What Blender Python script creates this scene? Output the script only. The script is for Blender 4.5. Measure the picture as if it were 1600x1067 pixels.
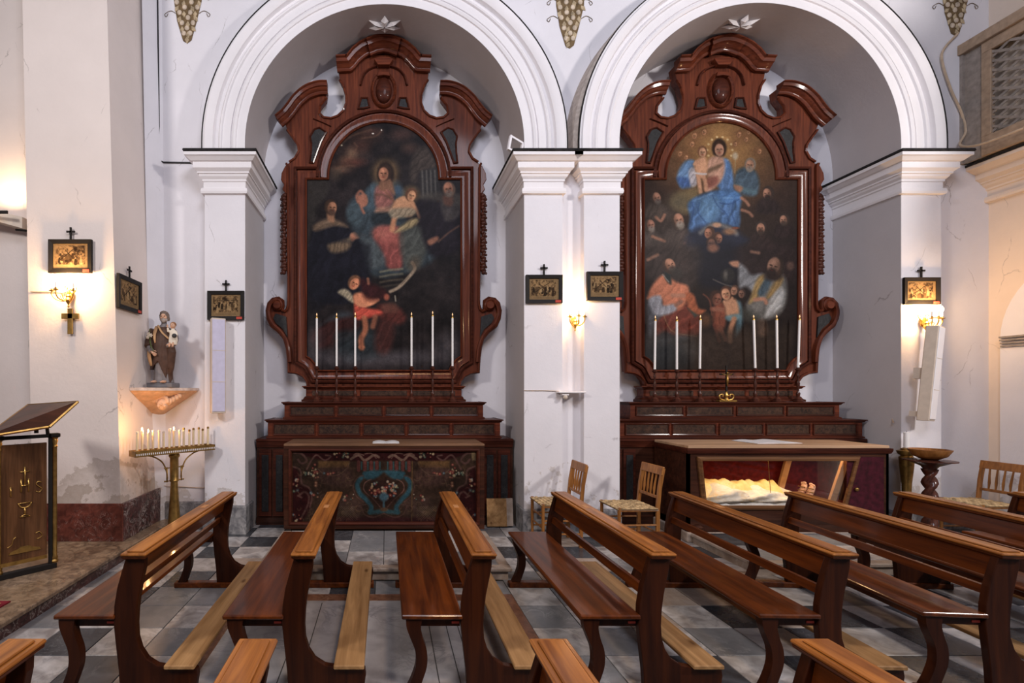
import bpy, bmesh, math, random
import numpy as np
from mathutils import Vector, Matrix
for o in list(bpy.data.objects): bpy.data.objects.remove(o)
SC = bpy.context.scene
COL = SC.collection
PI = math.pi
rnd = random.Random(7)

# ------------------------------------------------------------------ camera, world, lights, exposure
F, VX, VY, H = 750.0, 603.0, 611.0, 1.65        # focal length in pixels, vanishing point, eye height
cam_d = bpy.data.cameras.new('camera'); cam = bpy.data.objects.new('camera', cam_d); COL.objects.link(cam)
cam.location = (0, 0, H); cam.rotation_euler = (PI/2, 0, 0)
cam_d.sensor_width = 36; cam_d.lens = F/1600*36
cam_d.shift_x = (800-VX)/1600; cam_d.shift_y = (VY-533.5)/1600
cam_d.clip_start = 0.02
SC.camera = cam
W_ = bpy.data.worlds.new('world'); SC.world = W_; W_.use_nodes = True
bg = W_.node_tree.nodes['Background']; bg.inputs[0].default_value = (0.80, 0.80, 1.0, 1); bg.inputs[1].default_value = 0.115

def look(o, t):
    o.rotation_euler = (Vector(t)-o.location).to_track_quat('-Z', 'Y').to_euler()
def area(name, loc, tgt, size, power, col):
    l = bpy.data.lights.new(name, 'AREA'); l.energy = power; l.size = size; l.color = col; l.shape = 'DISK'
    o = bpy.data.objects.new(name, l); COL.objects.link(o); o.location = loc; look(o, tgt); return o
area('nave_light_right', (8.0, -0.6, 5.4), (2.0, 5.8, 2.6), 0.8, 375, (1.0, .93, .90))
area('nave_light_left', (-4.6, -0.8, 5.2), (0.5, 5.8, 2.4), 0.9, 215, (1.0, .93, .90))
area('nave_fill_middle', (1.5, -1.4, 7.2), (1.8, 5.6, 3.4), 3.2, 325, (.87, .88, 1.0))  # added soft overhead fill, not a lamp of the nave
area('nave_lamp_warm', (0.7, 1.1, 3.7), (0.6, 1.9, 0.8), 0.3, 34, (1.0, .62, .30))
SC.view_settings.view_transform = 'Standard'; SC.view_settings.look = 'None'
SC.view_settings.exposure = 0.0; SC.view_settings.gamma = 1.0
SC.view_settings.use_curve_mapping = False

def at(px, py, d):                               # a point of the place from where it shows and how far away it is
    return Vector(((px-VX)*d/F, d, H-(py-VY)*d/F))

# ------------------------------------------------------------------ materials
def srgb(c):
    return tuple(((v/255)/12.92 if v/255 <= .04045 else ((v/255+.055)/1.055)**2.4) for v in c)
def newmat(name):
    m = bpy.data.materials.new(name); m.use_nodes = True
    nt = m.node_tree; b = nt.nodes['Principled BSDF']; return m, nt, b
def N(nt, t, **k):
    n = nt.nodes.new(t)
    for a, v in k.items():
        if a in n.inputs.keys(): n.inputs[a].default_value = v
        else: setattr(n, a, v)
    return n
def ramp(nt, stops):
    r = nt.nodes.new('ShaderNodeValToRGB'); e = r.color_ramp.elements
    e[0].position, e[1].position = stops[0][0], stops[-1][0]
    e[0].color, e[1].color = (*stops[0][1], 1), (*stops[-1][1], 1)
    for p, c in stops[1:-1]: k = e.new(p); k.color = (*c, 1)
    return r
def mapped(nt, scale, mode='Object', rot=(0,0,0), jitter=False):
    tc = nt.nodes.new('ShaderNodeTexCoord'); mp = nt.nodes.new('ShaderNodeMapping')
    mp.inputs['Scale'].default_value = scale; mp.inputs['Rotation'].default_value = rot
    if mode == 'World':
        g = nt.nodes.new('ShaderNodeNewGeometry'); src = g.outputs['Position']
    else: src = tc.outputs[mode]
    nt.links.new(src, mp.inputs['Vector'])
    if jitter:
        oi = nt.nodes.new('ShaderNodeObjectInfo'); mu = N(nt, 'ShaderNodeMath', operation='MULTIPLY'); mu.inputs[1].default_value = 37
        nt.links.new(oi.outputs['Random'], mu.inputs[0]); nt.links.new(mu.outputs[0], mp.inputs['Location'])
    return mp
def bump(nt, b, fac, strength=.2, dist=.01):
    bp = nt.nodes.new('ShaderNodeBump'); bp.inputs['Strength'].default_value = strength; bp.inputs['Distance'].default_value = dist
    nt.links.new(fac, bp.inputs['Height']); nt.links.new(bp.outputs[0], b.inputs['Normal'])
def plain(name, c, rough=.6, metal=0, bumpy=0, var=.12, emit=None, es=0):
    m, nt, b = newmat(name); b.inputs['Roughness'].default_value = rough; b.inputs['Metallic'].default_value = metal; b.inputs['Specular IOR Level'].default_value = .5 if metal else .22
    mp = mapped(nt, (9,9,9)); n = N(nt, 'ShaderNodeTexNoise', Scale=2.0, Detail=5.0); nt.links.new(mp.outputs[0], n.inputs['Vector'])
    r = ramp(nt, [(.3, tuple(v*(1-var) for v in c)), (.7, tuple(min(1, v*(1+var)) for v in c))])
    nt.links.new(n.outputs[0], r.inputs[0]); nt.links.new(r.outputs[0], b.inputs['Base Color'])
    if bumpy: bump(nt, b, n.outputs[0], bumpy)
    if emit: b.inputs['Emission Color'].default_value = (*emit, 1); b.inputs['Emission Strength'].default_value = es
    return m
def wood(name, dark, light, axis=1, rough=.3, scale=1.0, coat=.3, knots=False, jit=True, seams=0):
    m, nt, b = newmat(name)
    s = [14*scale]*3; s[axis] = 0.9*scale
    mp = mapped(nt, s, jitter=jit)
    n = N(nt, 'ShaderNodeTexNoise', Scale=1.6, Detail=7.0, Roughness=.6, Distortion=.6); nt.links.new(mp.outputs[0], n.inputs['Vector'])
    s2 = [1.5*scale]*3; s2[axis] = .6*scale
    mp2 = mapped(nt, s2, jitter=jit); n2 = N(nt, 'ShaderNodeTexNoise', Scale=2.0, Detail=3.0); nt.links.new(mp2.outputs[0], n2.inputs['Vector'])
    r = ramp(nt, [(.30, dark), (.52, tuple((a+c)/2 for a, c in zip(dark, light))), (.72, light)])
    nt.links.new(n.outputs[0], r.inputs[0])
    mx = N(nt, 'ShaderNodeMixRGB', blend_type='MULTIPLY'); mx.inputs[0].default_value = .55
    r2 = ramp(nt, [(.3, (.45,.42,.40)), (.65, (1.0,1.0,1.0))]); nt.links.new(n2.outputs[0], r2.inputs[0])
    nt.links.new(r.outputs[0], mx.inputs[1]); nt.links.new(r2.outputs[0], mx.inputs[2])
    out = mx.outputs[0]
    if knots:
        mp3 = mapped(nt, [v*k for v, k in zip((7,7,7), [1 if i != axis else .4 for i in range(3)])], jitter=jit)
        vo = N(nt, 'ShaderNodeTexVoronoi', Scale=1.0); nt.links.new(mp3.outputs[0], vo.inputs['Vector'])
        r3 = ramp(nt, [(.05, (.25,.16,.10)), (.14, (1,1,1))]); nt.links.new(vo.outputs['Distance'], r3.inputs[0])
        m2 = N(nt, 'ShaderNodeMixRGB', blend_type='MULTIPLY'); m2.inputs[0].default_value = .8
        nt.links.new(out, m2.inputs[1]); nt.links.new(r3.outputs[0], m2.inputs[2]); out = m2.outputs[0]
    nt.links.new(out, b.inputs['Base Color'])
    rr = N(nt, 'ShaderNodeMapRange'); rr.inputs[3].default_value = rough*.8; rr.inputs[4].default_value = rough*1.5
    nt.links.new(n2.outputs[0], rr.inputs[0]); rr.inputs[3].default_value = .45; rr.inputs[4].default_value = .6; nt.links.new(rr.outputs[0], b.inputs['Roughness'])
    b.inputs['Coat Weight'].default_value = coat*1.1; b.inputs['Coat Roughness'].default_value = .1; b.inputs['Specular IOR Level'].default_value = .12
    bump(nt, b, n.outputs[0], .12, .004)
    return m
def marble(name, base, vein, scale=2.0, rough=.25, width=.06, base2=None, jit=True, mask=.46):
    m, nt, b = newmat(name); b.inputs['Roughness'].default_value = rough
    mp = mapped(nt, (scale,)*3, 'World', rot=(.3,.2,.6), jitter=jit)
    n = N(nt, 'ShaderNodeTexNoise', Scale=1.5, Detail=8.0, Roughness=.62, Distortion=1.5); nt.links.new(mp.outputs[0], n.inputs['Vector'])
    mr = N(nt, 'ShaderNodeMath', operation='SUBTRACT'); mr.inputs[1].default_value = .5; nt.links.new(n.outputs[0], mr.inputs[0])
    ab = N(nt, 'ShaderNodeMath', operation='ABSOLUTE'); nt.links.new(mr.outputs[0], ab.inputs[0])
    rv = ramp(nt, [(0, (1,1,1)), (width*.35, (.5,.5,.5)), (width, (0,0,0))]); nt.links.new(ab.outputs[0], rv.inputs[0])
    n2 = N(nt, 'ShaderNodeTexNoise', Scale=2.6, Detail=6.0, Distortion=.8); nt.links.new(mp.outputs[0], n2.inputs['Vector'])
    rb = ramp(nt, [(.35, base), (.68, base2 or tuple(min(1, v*1.35) for v in base))]); b.inputs['Specular IOR Level'].default_value = .35; nt.links.new(n2.outputs[0], rb.inputs[0])
    n5 = N(nt, 'ShaderNodeTexNoise', Scale=.9, Detail=3.0); nt.links.new(mp.outputs[0], n5.inputs['Vector']); rk = ramp(nt, [(mask, (0,0,0)), (mask+.2, (.85,.85,.85))]); nt.links.new(n5.outputs[0], rk.inputs[0])
    mk = N(nt, 'ShaderNodeMixRGB', blend_type='MULTIPLY'); mk.inputs[0].default_value = 1; nt.links.new(rv.outputs[0], mk.inputs[1]); nt.links.new(rk.outputs[0], mk.inputs[2])
    mx = N(nt, 'ShaderNodeMixRGB'); nt.links.new(mk.outputs[0], mx.inputs[0]); nt.links.new(rb.outputs[0], mx.inputs[1]); mx.inputs[2].default_value = (*vein, 1)
    nt.links.new(mx.outputs[0], b.inputs['Base Color']); bump(nt, b, n2.outputs[0], .05, .003)
    return m
def plaster(name, c, stain=(.45,.40,.36), zlow=.9, stain_amt=1.0, cracks=True):
    m, nt, b = newmat(name); b.inputs['Roughness'].default_value = .85
    mp = mapped(nt, (1,1,1), 'World')
    n = N(nt, 'ShaderNodeTexNoise', Scale=1.3, Detail=7.0, Roughness=.6); nt.links.new(mp.outputs[0], n.inputs['Vector'])
    r = ramp(nt, [(.3, tuple(v*.90 for v in c)), (.7, c)]); nt.links.new(n.outputs[0], r.inputs[0])
    # damp, peeling paint low on the wall
    g = nt.nodes.new('ShaderNodeNewGeometry'); sp = nt.nodes.new('ShaderNodeSeparateXYZ'); nt.links.new(g.outputs['Position'], sp.inputs[0])
    n3 = N(nt, 'ShaderNodeTexNoise', Scale=2.2, Detail=8.0, Roughness=.65); nt.links.new(mp.outputs[0], n3.inputs['Vector'])
    a = N(nt, 'ShaderNodeMath', operation='MULTIPLY_ADD'); a.inputs[1].default_value = 2.2; a.inputs[2].default_value = -.95-zlow
    nt.links.new(n3.outputs[0], a.inputs[0])
    s = N(nt, 'ShaderNodeMath', operation='SUBTRACT'); nt.links.new(a.outputs[0], s.inputs[0])
    zz = N(nt, 'ShaderNodeMath', operation='MULTIPLY'); zz.inputs[1].default_value = 1.0; nt.links.new(sp.outputs['Z'], zz.inputs[0])
    ad = N(nt, 'ShaderNodeMath', operation='SUBTRACT'); ad.inputs[0].default_value = zlow*2; nt.links.new(zz.outputs[0], ad.inputs[1])
    s2 = N(nt, 'ShaderNodeMath', operation='ADD'); nt.links.new(a.outputs[0], s2.inputs[0]); nt.links.new(ad.outputs[0], s2.inputs[1])
    rs = ramp(nt, [(.30, (0,0,0)), (.34, (.60*stain_amt,)*3), (.58, (.30*stain_amt,)*3), (.63, (.85*stain_amt,)*3), (.95, (.6*stain_amt,)*3)]); nt.links.new(s2.outputs[0], rs.inputs[0])
    mx = N(nt, 'ShaderNodeMixRGB'); nt.links.new(rs.outputs[0], mx.inputs[0]); nt.links.new(r.outputs[0], mx.inputs[1]); mx.inputs[2].default_value = (*stain, 1)
    out = mx.outputs[0]
    if cracks:
        nd = N(nt, 'ShaderNodeTexNoise', Scale=2.0, Detail=6.0); nt.links.new(mp.outputs[0], nd.inputs['Vector'])
        mv = N(nt, 'ShaderNodeMixRGB', blend_type='ADD'); mv.inputs[0].default_value = .35; nt.links.new(mp.outputs[0], mv.inputs[1]); nt.links.new(nd.outputs['Color'], mv.inputs[2])
        sx = nt.nodes.new('ShaderNodeMapping'); sx.inputs['Scale'].default_value = (1.1,1.1,.45); nt.links.new(mv.outputs[0], sx.inputs[0])
        vo = N(nt, 'ShaderNodeTexVoronoi', Scale=1.0, feature='DISTANCE_TO_EDGE'); nt.links.new(sx.outputs[0], vo.inputs['Vector'])
        rc = ramp(nt, [(0, (1,1,1)), (.0035, (0,0,0))]); nt.links.new(vo.outputs['Distance'], rc.inputs[0])
        rm = ramp(nt, [(.52, (0,0,0)), (.60, (.55,.55,.55))]); nt.links.new(n3.outputs[0], rm.inputs[0])
        mm = N(nt, 'ShaderNodeMixRGB', blend_type='MULTIPLY'); mm.inputs[0].default_value = 1; nt.links.new(rc.outputs[0], mm.inputs[1]); nt.links.new(rm.outputs[0], mm.inputs[2])
        m2 = N(nt, 'ShaderNodeMixRGB'); nt.links.new(mm.outputs[0], m2.inputs[0]); nt.links.new(out, m2.inputs[1]); m2.inputs[2].default_value = (.16,.13,.12,1)
        out = m2.outputs[0]
    nt.links.new(out, b.inputs['Base Color'])
    n4 = N(nt, 'ShaderNodeTexNoise', Scale=7.0, Detail=8.0, Roughness=.7); nt.links.new(mp.outputs[0], n4.inputs['Vector'])
    bump(nt, b, n4.outputs[0], .35, .012)
    return m
def vcol(name, rough=.45, bmp=.1, gain=1.0):
    m, nt, b = newmat(name); b.inputs['Roughness'].default_value = rough; b.inputs['Specular IOR Level'].default_value = .05
    at_ = N(nt, 'ShaderNodeAttribute', attribute_name='paint')
    mp = mapped(nt, (1,1,1)); n = N(nt, 'ShaderNodeTexNoise', Scale=60.0, Detail=4.0); nt.links.new(mp.outputs[0], n.inputs['Vector'])
    r = ramp(nt, [(.3, (.82,.82,.82)), (.7, (1.12,1.12,1.12))]); nt.links.new(n.outputs[0], r.inputs[0])
    mx = N(nt, 'ShaderNodeMixRGB', blend_type='MULTIPLY'); mx.inputs[0].default_value = 1; nt.links.new(at_.outputs[0], mx.inputs[1]); nt.links.new(r.outputs[0], mx.inputs[2])
    nt.links.new(mx.outputs[0], b.inputs['Base Color']); bump(nt, b, n.outputs[0], bmp, .004)
    return m

M = dict(
 wall=plaster('white_plaster', (.76,.74,.77), zlow=.62),
 wall_left=plaster('aged_plaster', (.74,.655,.61), zlow=1.05, stain=(.36,.29,.235)),
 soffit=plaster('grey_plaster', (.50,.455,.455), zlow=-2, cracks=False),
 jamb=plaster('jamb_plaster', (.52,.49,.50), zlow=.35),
 recess=plaster('recess_plaster', (.78,.765,.80), zlow=-1),
 trim=plaster('moulding_plaster', (.82,.79,.80), zlow=-3, cracks=False),
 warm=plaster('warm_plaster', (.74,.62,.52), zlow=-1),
 dirt=plain('black_dirt', (.02,.018,.018), .9, var=.5),
 base_grey=marble('worn_grey_base', (.10,.10,.11), (.42,.40,.39), 5, .7, .10, (.30,.29,.29), False),
 red=marble('red_marble', (.070,.020,.014), (.50,.42,.38), 5.5, .3, .010, (.16,.045,.03), False, .45),
 darkred=marble('dark_mottled_marble', (.035,.018,.016), (.50,.46,.43), 6, .3, .030, (.12,.05,.045), False, .36),
 plat=marble('tan_marble', (.17,.11,.07), (.07,.05,.035), 4.5, .3, .05, (.36,.26,.17), False, .36),
 t_white=marble('white_marble', (.25,.228,.220), (.12,.12,.13), 3, .28, .05, (.55,.53,.52)),
 t_grey=marble('grey_marble', (.15,.155,.165), (.38,.38,.38), 3.4, .28, .04, (.21,.21,.22)),
 t_dark=marble('slate_marble', (.032,.034,.04), (.14,.14,.15), 3.4, .26, .02, (.060,.063,.070)),
 t_tan=marble('beige_marble', (.26,.20,.16), (.42,.37,.33), 4, .3, .05, (.36,.29,.24)),
 t_brown=marble('brown_marble', (.10,.04,.022), (.30,.18,.12), 7, .3, .05, (.20,.09,.05)),
 joint=plain('floor_joint', (.05,.047,.045), .8),
 slab=marble('grave_slab_marble', (.25,.235,.235), (.16,.15,.16), 2.5, .3, .05, (.34,.32,.32)),
 pew=wood('pew_walnut', (.040,.0075,.0010), (.150,.034,.0032), 1, .30),
 pew_up=wood('pew_upright_shaded', (.016,.0030,.0008), (.052,.0115,.0020), 2, .33, coat=.15),  # same walnut darkened: shade on end panels and legs put into the colour
 pew_top=wood('pew_top_lit', (.14,.042,.009), (.44,.170,.036), 1, .27),  # same walnut brightened: lamp light on the tops put into the colour
 pine=wood('raw_pine', (.22,.115,.045), (.46,.27,.12), 1, .6, coat=0, knots=True),
 retH=wood('red_walnut_veneer', (.062,.0125,.006), (.185,.044,.018), 0, .26, 1.3, .22, jit=False),
 retV=wood('red_walnut_upright', (.062,.0125,.006), (.185,.046,.019), 2, .26, 1.3, .22, jit=False),
 ret_d=wood('dark_walnut', (.030,.007,.004), (.10,.024,.012), 0, .28, 1.3, .12, jit=False),
 carv=wood('carved_walnut', (.03,.008,.005), (.12,.035,.02), 2, .35, 1.3, .3, jit=False),
 ebony=marble('painted_black_marble', (.006,.0055,.006), (.06,.055,.055), 9, .6, .03, (.018,.017,.018), False),
 burl=marble('burl_veneer', (.018,.010,.008), (.10,.05,.03), 12, .35, .09, (.06,.03,.018), False),
 table_top=wood('worn_table_top', (.11,.055,.03), (.30,.17,.10), 0, .5, 1, .1, jit=False),
 light_top=wood('pale_table_top', (.40,.24,.14), (.62,.42,.27), 0, .5, .8, .1, jit=False),
 case=wood('dark_case_wood', (.020,.007,.004), (.075,.024,.012), 0, .35, 1, .3, jit=False),
 chair=wood('oak_chair', (.19,.070,.016), (.42,.18,.050), 2, .4),
 straw=plain('woven_straw', (.42,.30,.16), .8, var=.5, bumpy=.6),
 straw_d=plain('dark_straw', (.16,.10,.05), .8, var=.4),
 wax=plain('white_wax', (.80,.78,.76), .4, var=.03),
 vwax=plain('amber_wax', (.72,.58,.36), .4, var=.05),
 gold=plain('brass', (.55,.34,.10), .32, .9, var=.25),
 gold_d=plain('old_brass', (.32,.19,.055), .38, .85, var=.35),
 black=plain('black_frame', (.009,.007,.006), .6),
 paper=plain('white_paper', (.60,.60,.62), .7, var=.04),
 tag=plain('red_tag', (.45,.06,.04), .6),
 turned=wood('turned_walnut', (.030,.009,.006), (.12,.035,.02), 2, .3, 1.3, .4, jit=False),
 lav=plain('lavender_grille', (.54,.52,.66), .6, var=.06),
 cream=plain('cream_paint', (.58,.49,.40), .5, var=.06),
 greybox=plain('grey_wood_paint', (.26,.225,.20), .6, var=.2),
 tanbox=plain('tan_wood_paint', (.34,.245,.17), .6, var=.2),
 terra=plain('tinted_plaster_bracket', (.66,.42,.27), .8, var=.15, bumpy=.3),
 shelf=plain('worn_stone_shelf', (.58,.50,.45), .7, var=.2),
 redcloth=plain('red_lining', (.15,.010,.010), .8, var=.4),
 carpet=plain('crimson_carpet', (.17,.012,.02), .95, var=.3),
 carpet_b=plain('carpet_border', (.40,.22,.10), .95, var=.3),
 cable=plain('black_cable', (.02,.02,.022), .5),
 cable_w=plain('beige_cable', (.50,.38,.27), .6),
 flame=plain('flame', (1,.6,.2), .5, emit=(1.0,.50,.16), es=18),
 bulb=plain('bulb_glow', (1,.8,.5), .4, emit=(1.0,.68,.32), es=40),
 led=plain('candle_tip_glow', (1,.7,.4), .4, emit=(1.0,.55,.25), es=.5),
 void=plain('dark_interior', (.008,.006,.006), .9),
)
def glassmat():
    m, nt, b = newmat('case_glass'); out = nt.nodes['Material Output']
    t = nt.nodes.new('ShaderNodeBsdfTransparent'); g = nt.nodes.new('ShaderNodeBsdfGlossy'); g.inputs['Roughness'].default_value = .03
    fr = N(nt, 'ShaderNodeFresnel', IOR=1.45); mx = nt.nodes.new('ShaderNodeMixShader')
    fm = N(nt, 'ShaderNodeMath', operation='MULTIPLY'); fm.inputs[1].default_value = .3; nt.links.new(fr.outputs[0], fm.inputs[0]); nt.links.new(fm.outputs[0], mx.inputs[0]); nt.links.new(t.outputs[0], mx.inputs[1]); nt.links.new(g.outputs[0], mx.inputs[2]); nt.links.new(mx.outputs[0], out.inputs[0])
    return m
M['glass'] = glassmat()

# ------------------------------------------------------------------ mesh helpers
def tag(o, label=None, cat=None, group=None, kind=None):
    if label: o['label'] = label
    if cat: o['category'] = cat
    if group: o['group'] = group
    if kind: o['kind'] = kind
    return o
def empty(name, loc, label, cat, group=None, rz=0):
    o = bpy.data.objects.new(name, None); COL.objects.link(o); o.location = loc; o.rotation_euler = (0,0,rz); o.empty_display_size = .1
    return tag(o, label, cat, group)
def link(name, me, mat, parent=None, smooth=False, loc=None):
    if mat is not None: me.materials.append(mat)
    o = bpy.data.objects.new(name, me); COL.objects.link(o)
    if parent is not None: o.parent = parent
    if loc is not None: o.location = loc
    if smooth:
        me.polygons.foreach_set('use_smooth', [True]*len(me.polygons))
    return o
class MB:
    def __init__(s, off=(0,0,0)): s.v = []; s.f = []; s.off = Vector(off)
    def add(s, vs, fs):
        b = len(s.v); s.v += [Vector(p)-s.off for p in vs]; s.f += [tuple(i+b for i in f) for f in fs]; return s
    def box(s, x0, x1, y0, y1, z0, z1, bev=0):
        if bev <= 0:
            vs = [(x,y,z) for x in (x0,x1) for y in (y0,y1) for z in (z0,z1)]
            return s.add(vs, [(0,1,3,2),(4,6,7,5),(0,4,5,1),(2,3,7,6),(0,2,6,4),(1,5,7,3)])
        bm = bmesh.new(); bmesh.ops.create_cube(bm, size=1)
        for v in bm.verts: v.co = Vector(((x0+x1)/2+v.co.x*(x1-x0), (y0+y1)/2+v.co.y*(y1-y0), (z0+z1)/2+v.co.z*(z1-z0)))
        bmesh.ops.bevel(bm, geom=bm.edges[:], offset=bev, segments=1, affect='EDGES')
        return s.frombm(bm)
    def frombm(s, bm, mat=None):
        bm.verts.index_update()
        s.add([(mat @ v.co) if mat else v.co for v in bm.verts], [tuple(v.index for v in f.verts) for f in bm.faces]); bm.free(); return s
    def quadbox(s, bot, top):                    # two matching rings
        n = len(bot)
        return s.add(list(bot)+list(top), [tuple(reversed(range(n))), tuple(range(n, 2*n))]+[(i, (i+1)%n, n+(i+1)%n, n+i) for i in range(n)])
    def prism(s, pts, a, b, plane='XZ'):         # polygon swept between a and b along the third axis
        if plane == 'XZ': m = lambda p, h: (p[0], h, p[1])
        elif plane == 'XY': m = lambda p, h: (p[0], p[1], h)
        else: m = lambda p, h: (h, p[0], p[1])
        return s.quadbox([m(p, a) for p in pts], [m(p, b) for p in pts])
    def lathe(s, prof, c=(0,0,0), n=16, sx=1, sy=1):
        vs = []; fs = []
        for r, z in prof:
            for i in range(n):
                a = 2*PI*i/n; vs.append((c[0]+r*math.cos(a)*sx, c[1]+r*math.sin(a)*sy, c[2]+z))
        for j in range(len(prof)-1):
            for i in range(n):
                fs.append((j*n+i, j*n+(i+1)%n, (j+1)*n+(i+1)%n, (j+1)*n+i))
        fs.append(tuple(reversed(range(n)))); fs.append(tuple((len(prof)-1)*n+i for i in range(n)))
        return s.add(vs, fs)
    def tube(s, pts, r, n=8, flat=1.0):
        pts = [Vector(p) for p in pts]; rs = r if hasattr(r, '__len__') else [r]*len(pts)
        vs = []; fs = []; up = None
        for i, p in enumerate(pts):
            t = (pts[min(i+1, len(pts)-1)]-pts[max(i-1, 0)]).normalized()
            if up is None: up = Vector((0,0,1)) if abs(t.z) < .9 else Vector((0,1,0))
            a = t.cross(up).normalized(); b = a.cross(t).normalized(); up = b
            for k in range(n):
                an = 2*PI*k/n; vs.append(p+a*math.cos(an)*rs[i]+b*math.sin(an)*rs[i]*flat)
        for j in range(len(pts)-1):
            for k in range(n): fs.append((j*n+k, j*n+(k+1)%n, (j+1)*n+(k+1)%n, (j+1)*n+k))
        fs.append(tuple(reversed(range(n)))); fs.append(tuple((len(pts)-1)*n+k for k in range(n)))
        return s.add(vs, fs)
    def sph(s, c, r, n=10, m=7, rot=None):
        r = r if hasattr(r, '__len__') else (r,r,r); vs = []; fs = []
        for j in range(1, m):
            t = PI*j/m
            for i in range(n):
                a = 2*PI*i/n; vs.append(Vector((r[0]*math.sin(t)*math.cos(a), r[1]*math.sin(t)*math.sin(a), r[2]*math.cos(t))))
        vs += [Vector((0,0,r[2])), Vector((0,0,-r[2]))]; T, B = len(vs)-2, len(vs)-1
        for j in range(m-2):
            for i in range(n): fs.append((j*n+i, (j+1)*n+i, (j+1)*n+(i+1)%n, j*n+(i+1)%n))
        for i in range(n): fs.append((T, i, (i+1)%n)); fs.append((B, (m-2)*n+(i+1)%n, (m-2)*n+i))
        if rot: vs = [rot @ v for v in vs]
        return s.add([v+Vector(c) for v in vs], fs)
    def sweep(s, pts, prof, mapper, closed=False, caps=True):
        P = [Vector(p).to_2d() if len(p) > 2 else Vector(p) for p in pts]; n = len(P); nr = []
        for i in range(n):
            a = P[i]-P[i-1] if (i > 0 or closed) else None
            b = P[(i+1) % n]-P[i] if (i < n-1 or closed) else None
            na = Vector((a.y, -a.x)).normalized() if a is not None and a.length > 1e-9 else None
            nb = Vector((b.y, -b.x)).normalized() if b is not None and b.length > 1e-9 else None
            if na is None: nn = nb
            elif nb is None: nn = na
            else:
                d = max(.35, 1+na.dot(nb)); nn = (na+nb)/d
            nr.append(nn)
        k = len(prof); vs = [mapper(P[i]+nr[i]*o, h) for i in range(n) for o, h in prof]; fs = []
        for i in range(n if closed else n-1):
            j = (i+1) % n
            for q in range(k-1): fs.append((i*k+q, i*k+q+1, j*k+q+1, j*k+q))
        if caps and not closed: fs += [tuple(range(k)), tuple(reversed([(n-1)*k+q for q in range(k)]))]
        return s.add(vs, fs)
    def mesh(s, name):
        me = bpy.data.meshes.new(name); me.from_pydata([tuple(v) for v in s.v], [], s.f)
        bm = bmesh.new(); bm.from_mesh(me); bmesh.ops.recalc_face_normals(bm, faces=bm.faces); bm.to_mesh(me); bm.free()
        return me
    def obj(s, name, mat, parent=None, smooth=False, loc=None, bevel=0, label=None, auto=False):
        me = s.mesh(name); o = link(name, me, M[mat] if isinstance(mat, str) else mat, parent, smooth or auto, loc)
        if auto:
            try: me.set_sharp_from_angle(angle=math.radians(38))
            except Exception: pass
        if bevel:
            b = o.modifiers.new('bevel', 'BEVEL'); b.width = bevel; b.segments = 2; b.limit_method = 'ANGLE'; b.angle_limit = math.radians(40)
        if label: o['label'] = label
        return o
def struct(name, mb, mat, label=None, **k):
    o = mb.obj(name, mat, **k); o['kind'] = 'structure'
    if label: o['label'] = label
    return o
def copy_tree(o, parent=None):
    c = o.copy(); COL.objects.link(c)
    if parent is not None: c.parent = parent
    for ch in KIDS.get(o.name, [x for x in bpy.data.objects if x.parent == o]): copy_tree(ch, c)
    return c
KIDS = {}
def catmull(pts, k=6, closed=False):
    P = [Vector(p) for p in pts]; n = len(P); out = []
    for i in range(n if closed else n-1):
        if closed: a, b, c, d = P[i-1], P[i], P[(i+1) % n], P[(i+2) % n]
        else: a, b, c, d = P[max(i-1,0)], P[i], P[i+1], P[min(i+2, n-1)]
        for j in range(k):
            t = j/k
            out.append(.5*((2*b)+(c-a)*t+(2*a-5*b+4*c-d)*t*t+(3*b-a-3*c+d)*t*t*t))
    if not closed: out.append(P[-1])
    return out

# ------------------------------------------------------------------ the setting
FR, WB, RB = 5.55, 5.75, 6.40            # pier faces, wall plane, back of the recesses
PLX, PLZ = -2.54, 0.12                   # edge and height of the sanctuary step
ZI, ZC, RO = 4.345, 4.51, 2.10           # impost top, arch centre, outer radius of the archivolts
ARCH = [(-1.63, 1.60), (2.70, 5.96)]     # the two openings

mb = MB(); mb.box(PLX-.2, 7.6, -1.5, 6.6, -.12, -.008)
floor = struct('floor', mb, 'joint', 'chequered marble floor of grey and white tiles')
PIT = .35; tmesh = {}
for k in ('t_white', 't_grey', 't_dark', 't_tan', 't_brown'):
    b = MB(); b.box(-PIT/2+.003, PIT/2-.003, -PIT/2+.003, PIT/2-.003, -.012, 0, .0015); me = b.mesh('floor_tile'); me.materials.append(M[k]); tmesh[k] = me
def tile(x, y, k, z=0, par=None, sx=1, sy=1):
    o = bpy.data.objects.new('floor_tile', tmesh[k]); COL.objects.link(o); o.parent = par or floor; o.location = (x, y, z)
    o.scale = (sx, sy, 1); o.rotation_euler = (0, 0, 0); return o
SLX0, SLX1, SLY1 = -1.20, 1.02, 3.90      # grave slab with its brown border
def tilepick(i, j):
    r = rnd.random()
    if (i+j) % 2 == 0: return 't_white' if r < .75 else ('t_tan' if r < .9 else 't_grey')
    return 't_dark' if r < .5 else ('t_grey' if r < .9 else 't_tan')
nrow = 10
for j in range(nrow):
    y = 2.645+PIT*(j+.5)-.0
    i = 0; x = SLX0-PIT/2
    while x > PLX-PIT/2+.02:
        tile(x, y, tilepick(i, j)); i += 1; x -= PIT
    i = 0; x = SLX1+PIT/2
    while x < 7.2:
        if not (3.25 < x-PIT/2 and x+PIT/2 < 5.55 and y-PIT/2 > 4.25) : tile(x, y, tilepick(i, j+1))
        i += 1; x += PIT
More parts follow.
